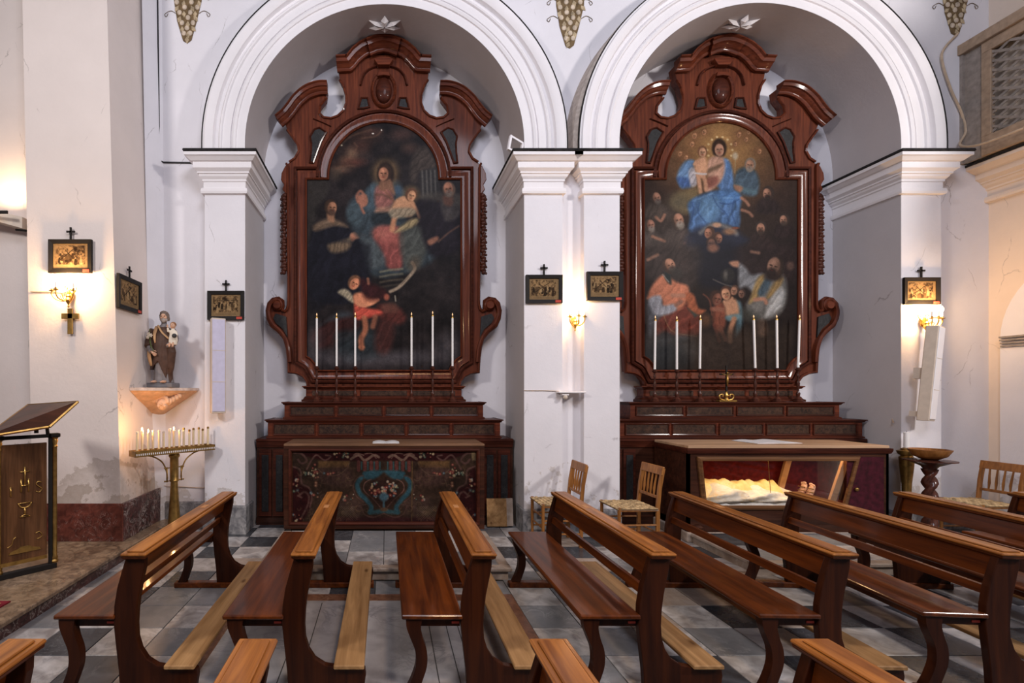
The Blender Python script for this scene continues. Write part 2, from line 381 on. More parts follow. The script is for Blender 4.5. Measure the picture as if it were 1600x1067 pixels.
for i in range(6):                        # row behind the slab, in front of the altar step
    w = (SLX1-SLX0)/6; tile(SLX0+w*(i+.5), (SLY1+4.17)/2, ('t_grey','t_white','t_dark','t_grey','t_white','t_grey')[i], 0, None, w/PIT, (4.17-SLY1)/PIT)
b = MB(); b.box(SLX0+.10, SLX1-.10, 1.2, SLY1-.12, -.012, 0); sl = b.obj('grave_slab', 'slab', floor)
b = MB()
for x in (-.62, -.50, .30, .42, .50): b.box(x, x+.006, 2.7, SLY1-.16, -.001, .0012)
b.obj('slab_groove', 'joint', floor)
b = MB(); b.box(SLX0, SLX1, SLY1-.12, SLY1, -.012, .0005); b.box(SLX0, SLX0+.10, 1.2, SLY1-.12, -.012, .0005); b.box(SLX1-.10, SLX1, 1.2, SLY1-.12, -.012, .0005)
b.obj('slab_border', 't_brown', floor)
b = MB(); b.box(PLX, 7.2, -1.2, 2.64, -.012, -.001); b.obj('floor_near', 't_grey', floor)['kind'] = 'stuff'

# sanctuary step on the left
b = MB(); b.box(-7.5, PLX-.01, -.5, WB+.1, -.05, PLZ-.035); plat = struct('floor_platform', b, 'darkred', 'raised sanctuary step with dark red marble riser')
b = MB(); b.box(-7.5, PLX+.012, -.5, WB+.05, PLZ-.035, PLZ, .006); b.obj('platform_slab', 'plat', plat, label='tan marble tread')

# altar step of the left altar and of the right altar
def altar_step(x0, x1, y0, y1, label):
    e = empty('altar_step', ((x0+x1)/2, y0, 0), label, 'step')
    b = MB(e.location); b.box(x0+.03, x1-.03, y0+.03, y1, 0, .075); b.obj('riser', 't_tan', e)
    b = MB(e.location); b.box(x0, x1, y0, y0+.10, .075, .11, .008); b.obj('nosing', 't_tan', e)
    b = MB(e.location); b.box(x0, x0+.10, y0+.10, y1, .075, .11, .008); b.obj('side_nosing', 't_tan', e)
    b = MB(e.location); b.box(x1-.10, x1, y0+.10, y1, .075, .11, .008); b.obj('side_nosing', 't_tan', e)
    nx = int(round((x1-x0-.2)/.34)); w = (x1-x0-.2)/nx; ny = int((y1-y0-.1)/.34); h = (y1-y0-.1)/ny
    for i in range(nx):
        for j in range(ny):
            o = tile(0, 0, ('t_grey', 't_white', 't_grey', 't_dark', 't_white')[(i*2+j*3+(i*j) % 2) % 5], .11, e, w/PIT, h/PIT)
            o.location = (x0+.1+w*(i+.5)-e.location.x, y0+.1+h*(j+.5)-e.location.y, .11)
    b = MB(e.location); b.box(x0+.1, x1-.1, y0+.1, y1, .075, .10); b.obj('bed', 'joint', e)
    return e
altar_step(-1.14, 1.10, 4.17, 5.30, 'low marble step with rounded tan edge before the left altar')
altar_step(3.30, 5.55, 4.28, 5.20, 'pale low marble step before the glass case altar')

# walls ------------------------------------------------------------
def plinth(b, x0, x1, y0, y1, h): b.box(x0, x1, y0, y1, 0, h)
b = MB()                                  # main wall behind piers, pierced by two arches
def arc_pts(cx, r, n=40): return [(cx-r*math.cos(PI*i/n), ZC+r*math.sin(PI*i/n)) for i in range(n+1)]
XL, XR, ZT = -3.0, 7.3, 7.1
openings = [((a+c)/2, (c-a)/2) for a, c in ARCH]
def wallstrip(x0, x1): b.box(x0, x1, WB, RB+.1, 0, ZC); b.box(x0, x1, WB, RB+.1, ZC, ZT)
wallstrip(XL, ARCH[0][0]); wallstrip(ARCH[0][1], ARCH[1][0]); wallstrip(ARCH[1][1], XR)
for (cx, r) in openings:
    p = arc_pts(cx, r)
    for i in range(len(p)-1):
        (xa, za), (xb, zb) = p[i], p[i+1]
        b.quadbox([(xa, WB, za), (xb, WB, zb), (xb, RB+.1, zb), (xa, RB+.1, za)], [(xa, WB, ZT), (xb, WB, ZT), (xb, RB+.1, ZT), (xa, RB+.1, ZT)])
wall = struct('wall_back', b, 'wall', 'white plastered wall pierced by two arched altar recesses')
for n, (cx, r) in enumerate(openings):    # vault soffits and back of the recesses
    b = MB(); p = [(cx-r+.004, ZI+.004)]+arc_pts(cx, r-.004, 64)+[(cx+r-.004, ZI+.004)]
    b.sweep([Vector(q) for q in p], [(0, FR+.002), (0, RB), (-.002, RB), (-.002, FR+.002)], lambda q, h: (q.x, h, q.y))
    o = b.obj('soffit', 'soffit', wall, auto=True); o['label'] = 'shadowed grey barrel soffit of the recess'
    b = MB(); b.box(cx-r-.05, cx+r+.05, RB, RB+.12, 0, ZC+r+.1); b.obj('recess_back', 'recess', wall)
# piers: faces, jambs, worn bases
def pier(idx, x0, x1, label, jl=False, jr=False, base_h=.31):
    b = MB(); b.box(x0, x1, FR, WB+.01, 0, ZI); o = struct('wall_pier_%d' % idx, b, 'wall', label); return o
pr = [pier(1, -2.095, -1.63, 'white pilaster left of the left altar'), pier(2, 1.60, 2.04, 'white pilaster right of the left altar'),
      pier(3, 2.29, 2.70, 'white pilaster left of the right altar'), pier(4, 5.96, 6.42, 'white pilaster right of the right altar')]
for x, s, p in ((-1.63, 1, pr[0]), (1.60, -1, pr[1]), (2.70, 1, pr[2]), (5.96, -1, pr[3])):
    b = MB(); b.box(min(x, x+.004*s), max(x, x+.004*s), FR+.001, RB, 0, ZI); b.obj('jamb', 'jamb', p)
b = MB(); b.box(2.04, 2.29, FR+.10, WB, 0, ZI); struct('wall_strip', b, 'wall', 'narrow recessed wall strip between the two middle pilasters')
def baseband(path, h, k, idx, mat='base_grey', t=.018, label='worn grey stone base'):
    b = MB(); b.sweep(path, [(0, 0), (t, 0), (t, h-.02), (t*.3, h), (0, h)], lambda q, z: (q.x, q.y, z)); o = struct('baseboard_%s' % idx, b, mat, label); return o
baseband([(-2.73, WB), (-2.095, WB), (-2.095, FR), (-1.63, FR), (-1.63, 5.84)], .33, 0, 'left')
baseband([(1.60, 5.84), (1.60, FR), (2.04, FR), (2.04, FR+.10), (2.29, FR+.10), (2.29, FR), (2.70, FR), (2.70, 5.84)], .29, 0, 'middle', label='worn dark stone base under the middle pilasters')
baseband([(5.96, 5.84), (5.96, FR), (6.42, FR), (6.42, WB), (7.2, WB)], .25, 0, 'right', label='worn stone base at the right wall')
# capitals
CAP = [(0,3.92),(.03,3.925),(.036,3.95),(.03,3.985),(.010,3.99),(.010,4.06),(.022,4.07),(.022,4.09),(.045,4.115),(.052,4.14),(.065,4.143),(.065,4.16),(.10,4.19),(.10,4.255),(.12,4.262),(.155,4.295),(.172,4.302),(.172,4.345),(0,4.345)]
def capital(idx, path, label):
    b = MB(); b.sweep(path, CAP, lambda q, z: (q.x, q.y, z)); o = struct('trim_%d' % idx, b, 'trim', label)
    b = MB(); b.sweep(path, [(0,4.345),(.176,4.338),(.184,4.350),(.178,4.370),(0,4.370)], lambda q, z: (q.x, q.y, z)); b.obj('dirty_edge', 'dirt', o, label='black grime line along the top')
capital(1, [(-2.095, WB), (-2.095, FR), (-1.63, FR), (-1.63, RB)], 'moulded white capital on the pilaster left of the left altar')
capital(2, [(1.60, RB), (1.60, FR), (2.04, FR), (2.04, FR+.1)][::1], 'moulded white capital right of the left altar')
capital(3, [(2.29, FR+.1), (2.29, FR), (2.70, FR), (2.70, RB)], 'moulded white capital left of the right altar')
capital(4, [(5.96, RB), (5.96, FR), (6.42, FR), (6.42, WB)], 'moulded white capital on the pilaster right of the right altar')
# archivolts
AP = [(0,.0),(0,.20),(.10,.20),(.105,.215),(.13,.225),(.15,.215),(.155,.19),(.165,.19),(.17,.205),(.26,.205),(.27,.225),(.285,.23),(.30,.215),(.31,.195),(.345,.195),(.36,.24),(.40,.262),(.45,.262),(.46,.245),(.478,.24),(.478,.0)]
for n, (cx, r) in enumerate(openings):
    p = [(cx+r, ZI)]+[(x, z) for x, z in reversed(arc_pts(cx, r, 64))]+[(cx-r, ZI)]
    b = MB(); b.sweep(p[::-1], [(-o, h) for o, h in AP], lambda q, h: (q.x, WB-h, q.y))
    o = struct('trim_%d' % (5+n), b, 'trim', ('moulded white arch over the left altar', 'moulded white arch over the right altar')[n], auto=True)
    R2 = r+.478; q = [(cx-R2-.001, ZI)]+arc_pts(cx, R2+.001, 64)+[(cx+R2+.001, ZI)]
    b = MB(); b.sweep([Vector(v) for v in q], [(0,.222),(.002,.242),(-.010,.246),(-.013,.235),(-.012,.222)], lambda v, h: (v.x, WB-h, v.y)); b.obj('dirty_edge', 'dirt', o, label='black grime line round the arch')
cx, r = openings[1]; R2 = r+.478; b = MB(); n_ = 26; V = [(cx-R2, ZI+.02, .145)]+[(cx-R2*math.cos(t), ZC+R2*math.sin(t), .145*(1-(t/1.05)**1.5)) for t in [1.05*i/n_ for i in range(n_+1)]]
vs = []; fs = []
for k, (x, z, w) in enumerate(V):
    t = 0 if k == 0 else 1.05*(k-1)/n_; vs += [(x+.004, WB-.215, z), (x-w*.35*math.cos(t), WB-.18, z+w*.35*math.sin(t)), (x-w*math.cos(t)*.62, WB-.0, z+w*.62*math.sin(t))]
for k in range(len(V)-1): fs += [(3*k, 3*k+1, 3*k+4, 3*k+3), (3*k+1, 3*k+2, 3*k+5, 3*k+4)]
b.add(vs, fs); b.obj('tan_edge', plain('tan_arch_side', (.42,.36,.32), .85, var=.2), o, label='tan outer edge at the left of the arch')  # tapering tan sheet added over the arch's outer side
# left block with red marble dado
def zx(x, z): return x-.024*(z-1.0)
b = MB(); b.quadbox([(-3.60, 4.9, PLZ), (zx(-2.72, .1), 4.9, PLZ), (zx(-2.72, .1), 5.8, PLZ), (-3.60, 5.8, PLZ)], [(-3.74, 4.9, 7.1), (zx(-2.74, 7.1), 4.9, 7.1), (zx(-2.74, 7.1), 5.8, 7.1), (-3.74, 5.8, 7.1)])
blk = struct('wall_left', b, 'wall_left', 'broad aged plaster pilaster at the left with a red marble dado')
b = MB(); b.box(-7.5, -3.55, 5.2, 5.4, PLZ, 7.1); struct('wall_side', b, 'wall_left', 'aged wall set back at the far left')
b = MB(); b.box(-3.62, -2.675, 4.878, 4.9, PLZ, .505, .004); struct('baseboard_sanctuary', b, 'red', 'red marble dado on the left pilaster face')
b = MB(); b.box(-2.70, -2.672, 4.901, 5.75, PLZ, .505, .004); struct('baseboard_return', b, 'darkred', 'dark mottled marble dado round the corner')
b = MB(); b.quadbox([(-2.73, 5.60, PLZ), (-2.63, 5.75, PLZ), (-2.73, 5.75, PLZ)], [(-2.84, 5.55, 7.1), (-2.69, 5.75, 7.1), (-2.84, 5.75, 7.1)]); struct('wall_corner', b, 'wall', 'rounded plaster corner beside the left pilaster')
# right side wall with cornice, niche arch
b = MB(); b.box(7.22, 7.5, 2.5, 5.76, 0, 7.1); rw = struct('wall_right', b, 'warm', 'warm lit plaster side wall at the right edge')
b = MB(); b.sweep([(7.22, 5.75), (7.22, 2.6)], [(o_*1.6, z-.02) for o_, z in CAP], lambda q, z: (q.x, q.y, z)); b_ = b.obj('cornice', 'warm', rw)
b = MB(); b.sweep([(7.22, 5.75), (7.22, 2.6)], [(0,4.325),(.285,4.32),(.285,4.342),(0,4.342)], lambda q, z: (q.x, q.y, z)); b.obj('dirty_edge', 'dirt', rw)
# blind arch on the side wall, paler inside, with an impost moulding
p = [(5.62, .1), (5.62, 2.25)]+[(4.85+.77*math.cos(a), 2.25+.9*math.sin(a)) for a in [PI*i/24 for i in range(25)]]+[(4.08, .1)]
b = MB(); b.prism(p, 7.19, 7.222, 'YZ'); b.obj('blind_arch', 'wall', rw)
b = MB()
for k in range(4): b.box(7.165-.006*k, 7.19, 4.1, 5.60, 2.16+.035*k, 2.18+.035*k)
b.obj('arch_impost', 'greybox', rw)

# plaster star flowers under the soffits
for n, (cx, r) in enumerate(openings):
    e = empty('plaster_star', (cx+(.0, -.02)[n], 5.84, ZC+r), ('white plaster star flower under the left arch', 'white plaster star flower under the right arch')[n], 'ornament', 'plaster stars under the arches'); e.scale = (1.05, .6, .8)
    for k in range(6):
        a = 2*PI*k/6+PI/6; c, s = math.cos(a), math.sin(a); L, Wd = .22, .045
        b = MB(); t = Vector((c, s, 0)); u = Vector((-s, c, 0)); zz = Vector((0,0,1))
        b.add([t*.01-zz*.075, t*L*.55+u*Wd-zz*.04, t*L-zz*.015, t*L*.55-u*Wd-zz*.04, t*L*.55-zz*.075, t*.01, t*L*.5-zz*.01],
              [(0,1,4),(1,2,4),(2,3,4),(3,0,4),(0,5,6,1),(1,6,2),(2,6,3),(3,6,5,0)])
        b.obj('petal', 'trim', e)

# painted fruit garlands hanging on the spandrels: low relief
ML = plain('garland_leaf', (.42,.33,.21), .8, var=.45); MF = plain('garland_fruit', (.52,.43,.33), .8, var=.35); MS = plain('garland_shade', (.15,.10,.05), .9, var=.4)
for n, (px, pb, lab) in enumerate(((293, 67, 'ochre fruit garland painted on the wall left of the left arch'), (890, 75, 'ochre fruit garland painted between the two arches'), (1492, 55, 'ochre fruit garland painted on the wall right of the right arch'))):
    bot = at(px, pb, WB); e = empty('painted_garland', (bot.x, WB-.002, bot.z), lab, 'wall painting', 'painted fruit garlands')
    R = random.Random(n+3); bl, bf, bs, bt = MB(), MB(), MB(), MB(); top = .95
    bs.prism([(-.05, .02), (0, -.01), (.05, .03), (.11, .25), (.17, .5), (.18, top), (-.18, top), (-.16, .5), (-.12, .25)], -.004, .001)
    z = .05; row = 0
    while z < top:
        hw = .03+.14*min(1, z/.5); k = 1 if z < .1 else (3 if z < .3 else 4); row += 1
        for i in range(k):
            x = (-hw+2*hw*(i+.5)/k)+R.uniform(-.01, .01)
            if (i+row) % 2 == 0: bf.sph((x, -.004, z), (.030, .010, .032), 8, 5)
            else:
                an = -PI/2+x*5+R.uniform(-.5, .5); t = Vector((math.cos(an), 0, math.sin(an))); u = Vector((-t.z, 0, t.x)); c = Vector((x, -.006, z+.02))
                bl.add([c, c+t*.04+u*.026, c+t*.085, c+t*.04-u*.026, c+t*.04+Vector((0,-.012,0))], [(0,1,4),(1,2,4),(2,3,4),(3,0,4),(0,3,2,1)])
        z += .062
    for sx in (-1, 1):
        for zz in (.35, .55):
            bt.tube(catmull([(sx*.14, -.003, zz), (sx*.2, -.003, zz+.03), (sx*.27, -.003, zz-.01), (sx*.25, -.003, zz-.04), (sx*.23, -.003, zz)], 4), .0035, 4)
    bs.obj('shade', MS, e); bl.obj('leaves', ML, e)['kind'] = 'stuff'; bf.obj('fruit', MF, e, smooth=True)['kind'] = 'stuff'; bt.obj('tendril', MS, e)

b = MB(); b.prism([(5.40,3.30),(5.47,3.36),(5.54,3.33),(5.58,3.38),(5.60,3.28),(5.55,3.20),(5.58,3.12),(5.49,3.15),(5.42,3.10),(5.44,3.20)], RB-.004, RB+.01); b.obj('damaged_patch', 'terra', wall, label='crumbled plaster patch')
# cables
def cable(pts, r, mat, label, name='cable'):
    p0 = Vector(pts[0]); b = MB(p0); b.tube([Vector(p) for p in pts], r, 6); o = b.obj(name, mat, loc=p0); tag(o, label, 'cable'); return o
cable([(-2.715, 5.70, 6.6), (-2.70, 5.72, 4.5), (-2.69, 5.735, 4.40), (-2.66, 5.74, 4.385), (-2.28, 5.74, 4.38)], .010, 'cable', 'black cable running down the corner to the left capital')
cable(catmull([at(1497, 52, 5.73), at(1476, 75, 5.73), at(1472, 95, 5.72), at(1486, 140, 5.72), at(1502, 175, 5.72), at(1509, 205, 5.71), at(1500, 226, 5.66), at(1530, 226, 5.45), at(1600, 200, 5.1)], 5), .012, 'cable_w', 'beige cable curling round the right arch and along the cornice')
cable([(-2.66, 5.73, .52), (-2.3, 5.735, .50), (-2.10, 5.735, .49)], .004, 'cable_w', 'thin pale cable along the wall behind the votive candle stand')
cable([at(1385, 600, 5.95), at(1388, 632, 5.9), at(1396, 660, 5.6)], .007, 'cable_w', 'thin pale cable on the jamb beside the glass case altar')

# ------------------------------------------------------------------ painter for flat pictures (vertex colours)
class Paint:
    def __init__(s, x0, y0, x1, y1, res, bg_):
        s.x0, s.y0, s.x1, s.y1, s.res = x0, y0, x1, y1, res
        s.w, s.h = int((x1-x0)*res)+1, int((y1-y0)*res)+1
        s.a = np.zeros((s.h, s.w, 3)); s.a[:] = bg_; s.tf = (0, 0, 1)
        s.gx, s.gy = np.meshgrid(x0+np.arange(s.w)/res, y0+np.arange(s.h)/res)
        s.rs = np.random.RandomState(3)
    def noise(s, cell, seed, ax=1.0):
        rs = np.random.RandomState(seed); out = np.zeros((s.h, s.w)); amp = 1; tot = 0
        for o in range(4):
            c = cell/2**o; nx, ny = int((s.x1-s.x0)/c/ax)+3, int((s.y1-s.y0)/c)+3; g = rs.rand(ny, nx)
            fx, fy = (s.gx-s.x0)/c/ax, (s.gy-s.y0)/c; ix, iy = fx.astype(int), fy.astype(int); tx, ty = fx-ix, fy-iy
            tx, ty = tx*tx*(3-2*tx), ty*ty*(3-2*ty)
            out += amp*((g[iy,ix]*(1-tx)+g[iy,ix+1]*tx)*(1-ty)+(g[iy+1,ix]*(1-tx)+g[iy+1,ix+1]*tx)*ty); tot += amp; amp *= .55
        return out/tot
    def T(s, pts): return np.array([(s.tf[0]+p[0]/s.tf[2], s.tf[1]+p[1]/s.tf[2]) for p in pts], float)
    def box_(s, x0, y0, x1, y1):
        return (slice(max(0, int((y0-s.y0)*s.res)), max(0, int((y1-s.y0)*s.res)+2)), slice(max(0, int((x0-s.x0)*s.res)), max(0, int((x1-s.x0)*s.res)+2)))
    def blend(s, sl, m, col):
        c = np.array(col, float); s.a[sl] = s.a[sl]*(1-m[..., None])+(c if c.ndim == 3 else c[None, None])*m[..., None]
    def poly(s, pts, col, soft=1.2, a=1.0, fold=None, sm=True):
        P = s.T(pts)
        if sm and len(P) > 3: P = np.array([tuple(v) for v in catmull([(p[0], p[1]) for p in P], 4, True)])
        sl = s.box_(P[:,0].min()-3*soft, P[:,1].min()-3*soft, P[:,0].max()+3*soft, P[:,1].max()+3*soft)
        X, Y = s.gx[sl], s.gy[sl]
        if X.size == 0: return
        d = np.full(X.shape, 1e9); ins = np.zeros(X.shape, bool)
        for i in range(len(P)):
            ax, ay = P[i-1]; bx, by = P[i]; ex, ey = bx-ax, by-ay; L = ex*ex+ey*ey+1e-9
            t = np.clip(((X-ax)*ex+(Y-ay)*ey)/L, 0, 1); d = np.minimum(d, (X-ax-t*ex)**2+(Y-ay-t*ey)**2)
            c = ((ay > Y) != (by > Y)); ins ^= c & (X < (bx-ax)*(Y-ay)/(by-ay+1e-12)+ax)
        d = np.sqrt(d)*np.where(ins, 1, -1); m = np.clip(.5+d/(2*soft), 0, 1)*a
        cc = np.ones(X.shape+(3,))*np.array(col, float)
        if fold:
            ang, per, amp = fold; q = (X*math.cos(ang)+Y*math.sin(ang))/per
            nz = NZ[sl] if NZ.shape == s.gx.shape else 0
            sh = np.sin(q*6.283*.8+nz*16)*.55+np.sin(q*1.7*6.283+nz*23)*.25+(nz-.5)*1.6; cc *= (1+.62*amp*sh)[..., None]
            cc *= (1-.35*amp*np.clip(1-d/(5*soft+2), 0, 1))[..., None]
        s.blend(sl, m, cc)
    def ell(s, cx, cy, rx, ry, col, soft=.25, a=1.0, rot=0):
        (cx, cy), = s.T([(cx, cy)]); rx, ry = rx/s.tf[2], ry/s.tf[2]; R = max(rx, ry)*(1+soft)+1
        sl = s.box_(cx-R, cy-R, cx+R, cy+R); X, Y = s.gx[sl]-cx, s.gy[sl]-cy
        if X.size == 0: return
        c, n = math.cos(rot), math.sin(rot); u, v = (X*c+Y*n)/rx, (-X*n+Y*c)/ry; r = np.sqrt(u*u+v*v)
        s.blend(sl, np.clip((1+soft-r)/(2*soft), 0, 1)*a, col)
    def line(s, pts, w, col, a=1.0, soft=.6, sm=True):
        P = s.T(pts); w = w/s.tf[2]
        if sm and len(P) > 2: P = np.array([tuple(v) for v in catmull([(p[0], p[1]) for p in P], 5)])
        m0 = w+2*soft; sl = s.box_(P[:,0].min()-m0, P[:,1].min()-m0, P[:,0].max()+m0, P[:,1].max()+m0); X, Y = s.gx[sl], s.gy[sl]
        if X.size == 0: return
        d = np.full(X.shape, 1e9)
        for i in range(1, len(P)):
            ax, ay = P[i-1]; bx, by = P[i]; ex, ey = bx-ax, by-ay; L = ex*ex+ey*ey+1e-9
            t = np.clip(((X-ax)*ex+(Y-ay)*ey)/L, 0, 1); d = np.minimum(d, (X-ax-t*ex)**2+(Y-ay-t*ey)**2)
        s.blend(sl, np.clip((w/2+soft-np.sqrt(d))/(2*soft), 0, 1)*a, col)
    def head(s, cx, cy, r, skin, hair, beard=None, turn=0, tilt=0, bald=False, dark=.55):
        sk = np.array(skin); c, n = math.cos(tilt), math.sin(tilt)
        def q(x, y): return (cx+(x*c-y*n)*r, cy+(x*n+y*c)*r)
        s.ell(*q(-.12*turn, -.12 if not bald else .1), r*1.02, r*1.22, hair, .12, 1, tilt)
        s.ell(*q(.16*turn, .1 if not bald else -.05), r*.72, r*1.0, sk, .12, 1, tilt)
        s.ell(*q(-.38*turn, .1), r*.36, r*.85, sk*dark, .7, .6, tilt)
        s.ell(*q(.3*turn, -.35), r*.35, r*.3, np.minimum(sk*1.25, 255), .8, .6, tilt)
        for e in (-.28, .30): s.ell(*q(.2*turn+e, -.02), r*.17, r*.08, sk*.30, .5, .9, tilt)
        s.line([q(.28*turn, -.02), q(.38*turn, .32), q(.26*turn, .36)], r*.10, sk*.55, .7, .4)
        s.ell(*q(.22*turn, .56), r*.22, r*.07, sk*np.array((.75, .38, .38)), .5, .9, tilt)
        if beard is not None:
            s.ell(*q(.12*turn, .78), r*.60, r*.55, beard, .35, .95, tilt); s.ell(*q(.22*turn, .52), r*.18, r*.05, sk*np.array((.6,.3,.3)), .5, .8, tilt)
    def mesh(s, name, mat, X0, Z1, mpp, y, clip=None, gain=1.0, parent=None, label=None, lin_add=0.0):
        ar = np.clip(s.a, 0, 255)/255; lin = np.where(ar <= .04045, ar/12.92, ((ar+.055)/1.055)**2.4)*gain+lin_add
        lin = lin*.82+.18*lin.mean(-1, keepdims=True)
        X = X0+(s.gx-s.x0)*mpp; Z = Z1-(s.gy-s.y0)*mpp
        co = np.stack([X, np.full(X.shape, y), Z], -1).reshape(-1, 3)
        idx = np.arange(s.h*s.w).reshape(s.h, s.w); q = np.stack([idx[:-1,:-1], idx[1:,:-1], idx[1:,1:], idx[:-1,1:]], -1).reshape(-1, 4)
        if clip is not None:
            cm = clip(s.gx, s.gy).reshape(-1); q = q[cm[q].all(1)]
            used = np.unique(q); mp = np.zeros(s.h*s.w, int); mp[used] = np.arange(len(used)); q = mp[q]; co = co[used]; L = lin.reshape(-1, 3)[used]
        else: L = lin.reshape(-1, 3)
        me = bpy.data.meshes.new(name); me.vertices.add(len(co)); me.vertices.foreach_set('co', co.ravel())
        me.loops.add(q.size); me.loops.foreach_set('vertex_index', q.ravel().astype(np.int32))
        me.polygons.add(len(q)); me.polygons.foreach_set('loop_start', np.arange(0, q.size, 4, dtype=np.int32))
        try: me.polygons.foreach_set('loop_total', np.full(len(q), 4, dtype=np.int32))
        except Exception: pass
        me.update(calc_edges=True)
        at_ = me.color_attributes.new('paint', 'FLOAT_COLOR', 'POINT'); at_.data.foreach_set('color', np.concatenate([np.clip(L, 0, 1), np.ones((len(L), 1))], 1).ravel())
        o = link(name, me, mat, parent)
        if label: o['label'] = label
        return o
M['canvas'] = vcol('oil_painting_canvas', .42, .12); M['print'] = vcol('flat_print', .6, .05)

A1 = (475, 185, 5.336); B1 = (475, 380, 5.204); A2 = (1000, 190, 5.336); B2 = (1000, 385, 5.204)
def paint_left():
    global NZ
    p = Paint(479, 192, 720, 579, 1.45, (27, 23, 24)); NZ = p.noise(30, 1)
    n = p.noise(60, 2); n2 = p.noise(14, 5)
    p.a *= (.75+.7*n)[..., None]; p.a += ((n2-.5)*22)[..., None]*np.array((1.15, .9, .8))
    p.tf = A1
    p.poly([(200,520),(30,540),(30,1067),(90,1067),(110,760),(200,640)], (48,44,40), 4, .6)
    # cloud and angels at the upper left
    for e in [(420,280,90,60,(74,50,40)),(320,400,80,50,(70,46,36)),(400,300,35,45,(112,84,62)),(350,350,40,30,(98,66,48)),(300,430,60,22,(96,72,56)),(500,150,110,50,(58,36,28)),(260,470,40,40,(60,48,38)),(480,230,60,40,(64,38,32)),
              (790,140,60,40,(74,50,44)),(850,130,55,40,(66,44,40)),(880,250,55,38,(70,48,40)),(560,110,70,25,(64,40,34)),(430,370,70,30,(84,44,34))]: p.ell(e[0], e[1], e[2], e[3], e[4], .9, .75)
    for l in [[(300,230),(400,150),(560,100)],[(380,330),(440,250),(420,210)],[(270,420),(350,400),(420,400)],[(480,170),(600,150),(650,100)]]: p.line(l, 14, (96,66,48), .5, 1.5)
    p.ell(575,130,10,5,(200,190,175),.3); p.ell(646,102,5,7,(190,180,165),.3); p.ell(315,228,7,7,(150,135,110),.3)
    # curtain and columns at the right
    p.poly([(900,330),(1000,230),(1080,330),(1100,420),(960,450),(930,540),(880,500)], (62,52,46), 3, .8, (.9, 9, .35))
    p.poly([(965,450),(1110,400),(1140,640),(975,680)], (40,38,38), 2, .8, sm=False)
    for x in (985, 1020, 1055, 1090): p.line([(x,440),(x+8,650)], 12, (92,88,82), .65, 1.2, sm=False)
    p.poly([(960,660),(1060,620),(1300,640),(1310,760),(1100,760)], (66,60,54), 3, .7)
    # Dominican figure at the left
    p.poly([(60,930),(200,860),(330,880),(420,950),(500,1067),(520,1180),(540,1500),(60,1500)], (22,22,30), 3, .95, (.3, 16, .3))
    p.poly([(80,890),(190,840),(300,860),(370,910),(250,900),(95,945)], (104,82,62), 2.5, .9, (1.2, 8, .25))
    p.poly([(195,790),(250,800),(250,870),(200,850)], (128,88,60), 2)
    p.head(228,745,52,(134,88,60),(44,32,26),(66,46,36),1,.05)
    p.poly([(240,1040),(370,1000),(400,960),(440,960),(400,1040),(360,1080),(230,1090)], (132,108,78), 2.5, .95, (.2, 5, .3))
    p.poly([(385,975),(430,950),(540,975),(470,1000),(430,1010),(400,1030)], (146,92,66), 1.5)
    p.line([(440,975),(545,985)], 9, (150,98,70), .9)
    # the seated woman: mantle, robe, head with halo
    p.poly([(520,600),(620,520),(740,510),(830,600),(870,900),(1050,920),(1100,1160),(840,1300),(640,1330),(520,1260),(480,1050),(360,860),(370,720),(440,640)], (44,54,60), 4, .95, (.5, 17, .28))
    p.poly([(360,760),(450,690),(480,780),(470,900),(380,860)], (58,72,78), 3, .8, (.9, 9, .25))
    p.poly([(520,600),(600,540),(590,740),(520,760)], (60,78,88), 3, .8, (.2, 8, .25))
    p.poly([(780,560),(840,620),(800,660),(740,600)], (50,68,84), 3, .9)
    p.poly([(600,580),(660,560),(730,600),(740,720),(620,760),(590,680)], (138,80,70), 3, .95, (.6, 9, .28))
    p.poly([(610,750),(720,740),(735,790),(600,800)], (150,104,80), 2.5, .9, (1.4, 6, .25))
    p.poly([(560,800),(720,790),(740,880),(600,900)], (28,34,38), 3, .95, (.9, 8, .3))
    p.line([(640,570),(740,680),(760,720)], 20, (112,70,50), .7, 1.2); p.line([(600,640),(660,640),(720,670)], 18, (86,58,44), .6, 1)
    p.poly([(580,940),(640,900),(790,905),(830,1010),(820,1240),(700,1250),(650,1130),(590,1030)], (124,56,50), 3, .97, (.35, 11, .3))
    p.ell(660,960,75,55,(152,84,68),.7,.7); p.ell(760,1010,55,60,(150,74,62),.8,.6)
    p.poly([(800,930),(1030,920),(1040,1040),(960,1240),(840,1250)], (70,72,66), 3.5, .85, (.7, 12, .3))
    p.poly([(480,1010),(600,1030),(680,1200),(560,1260),(520,1180)], (74,82,84), 3.5, .8, (.5, 12, .28))
    for k, (r_, a_) in enumerate(((115,.30),(95,.4),(80,.5))): p.ell(680,455,r_,r_*1.05,(118,88,52),.35,a_)
    p.ell(680,470,72,110,(36,26,22),.15); p.poly([(640,520),(720,510),(760,640),(700,600),(630,600)], (112,74,52), 2, .9)
    p.head(668,462,56,(152,96,66),(44,30,24),None,-.6,.05)
    p.line([(450,700),(440,650),(470,610),(500,640),(520,700),(480,740),(500,790)], 22, (128,76,56), .9, 1.4); p.poly([(445,650),(520,640),(525,720),(470,740)], (134,82,60), 2)
    # child
    p.ell(890,635,72,72,(110,86,52),.3,.5)
    p.poly([(800,660),(900,690),(930,760),(880,820),(760,800),(730,740)], (170,118,78), 2.5, .97)
    p.line([(780,690),(830,665)], 30, (172,120,80), .95, 1.5, sm=False); p.line([(900,700),(940,770),(965,825)], 28, (172,118,78), .95, 1.5)
    p.line([(770,800),(750,850),(735,930)], 44, (166,108,70), .95, 2); p.poly([(720,760),(900,750),(930,800),(830,830),(730,830)], (142,126,100), 2.5, .9, (.6, 6, .35))
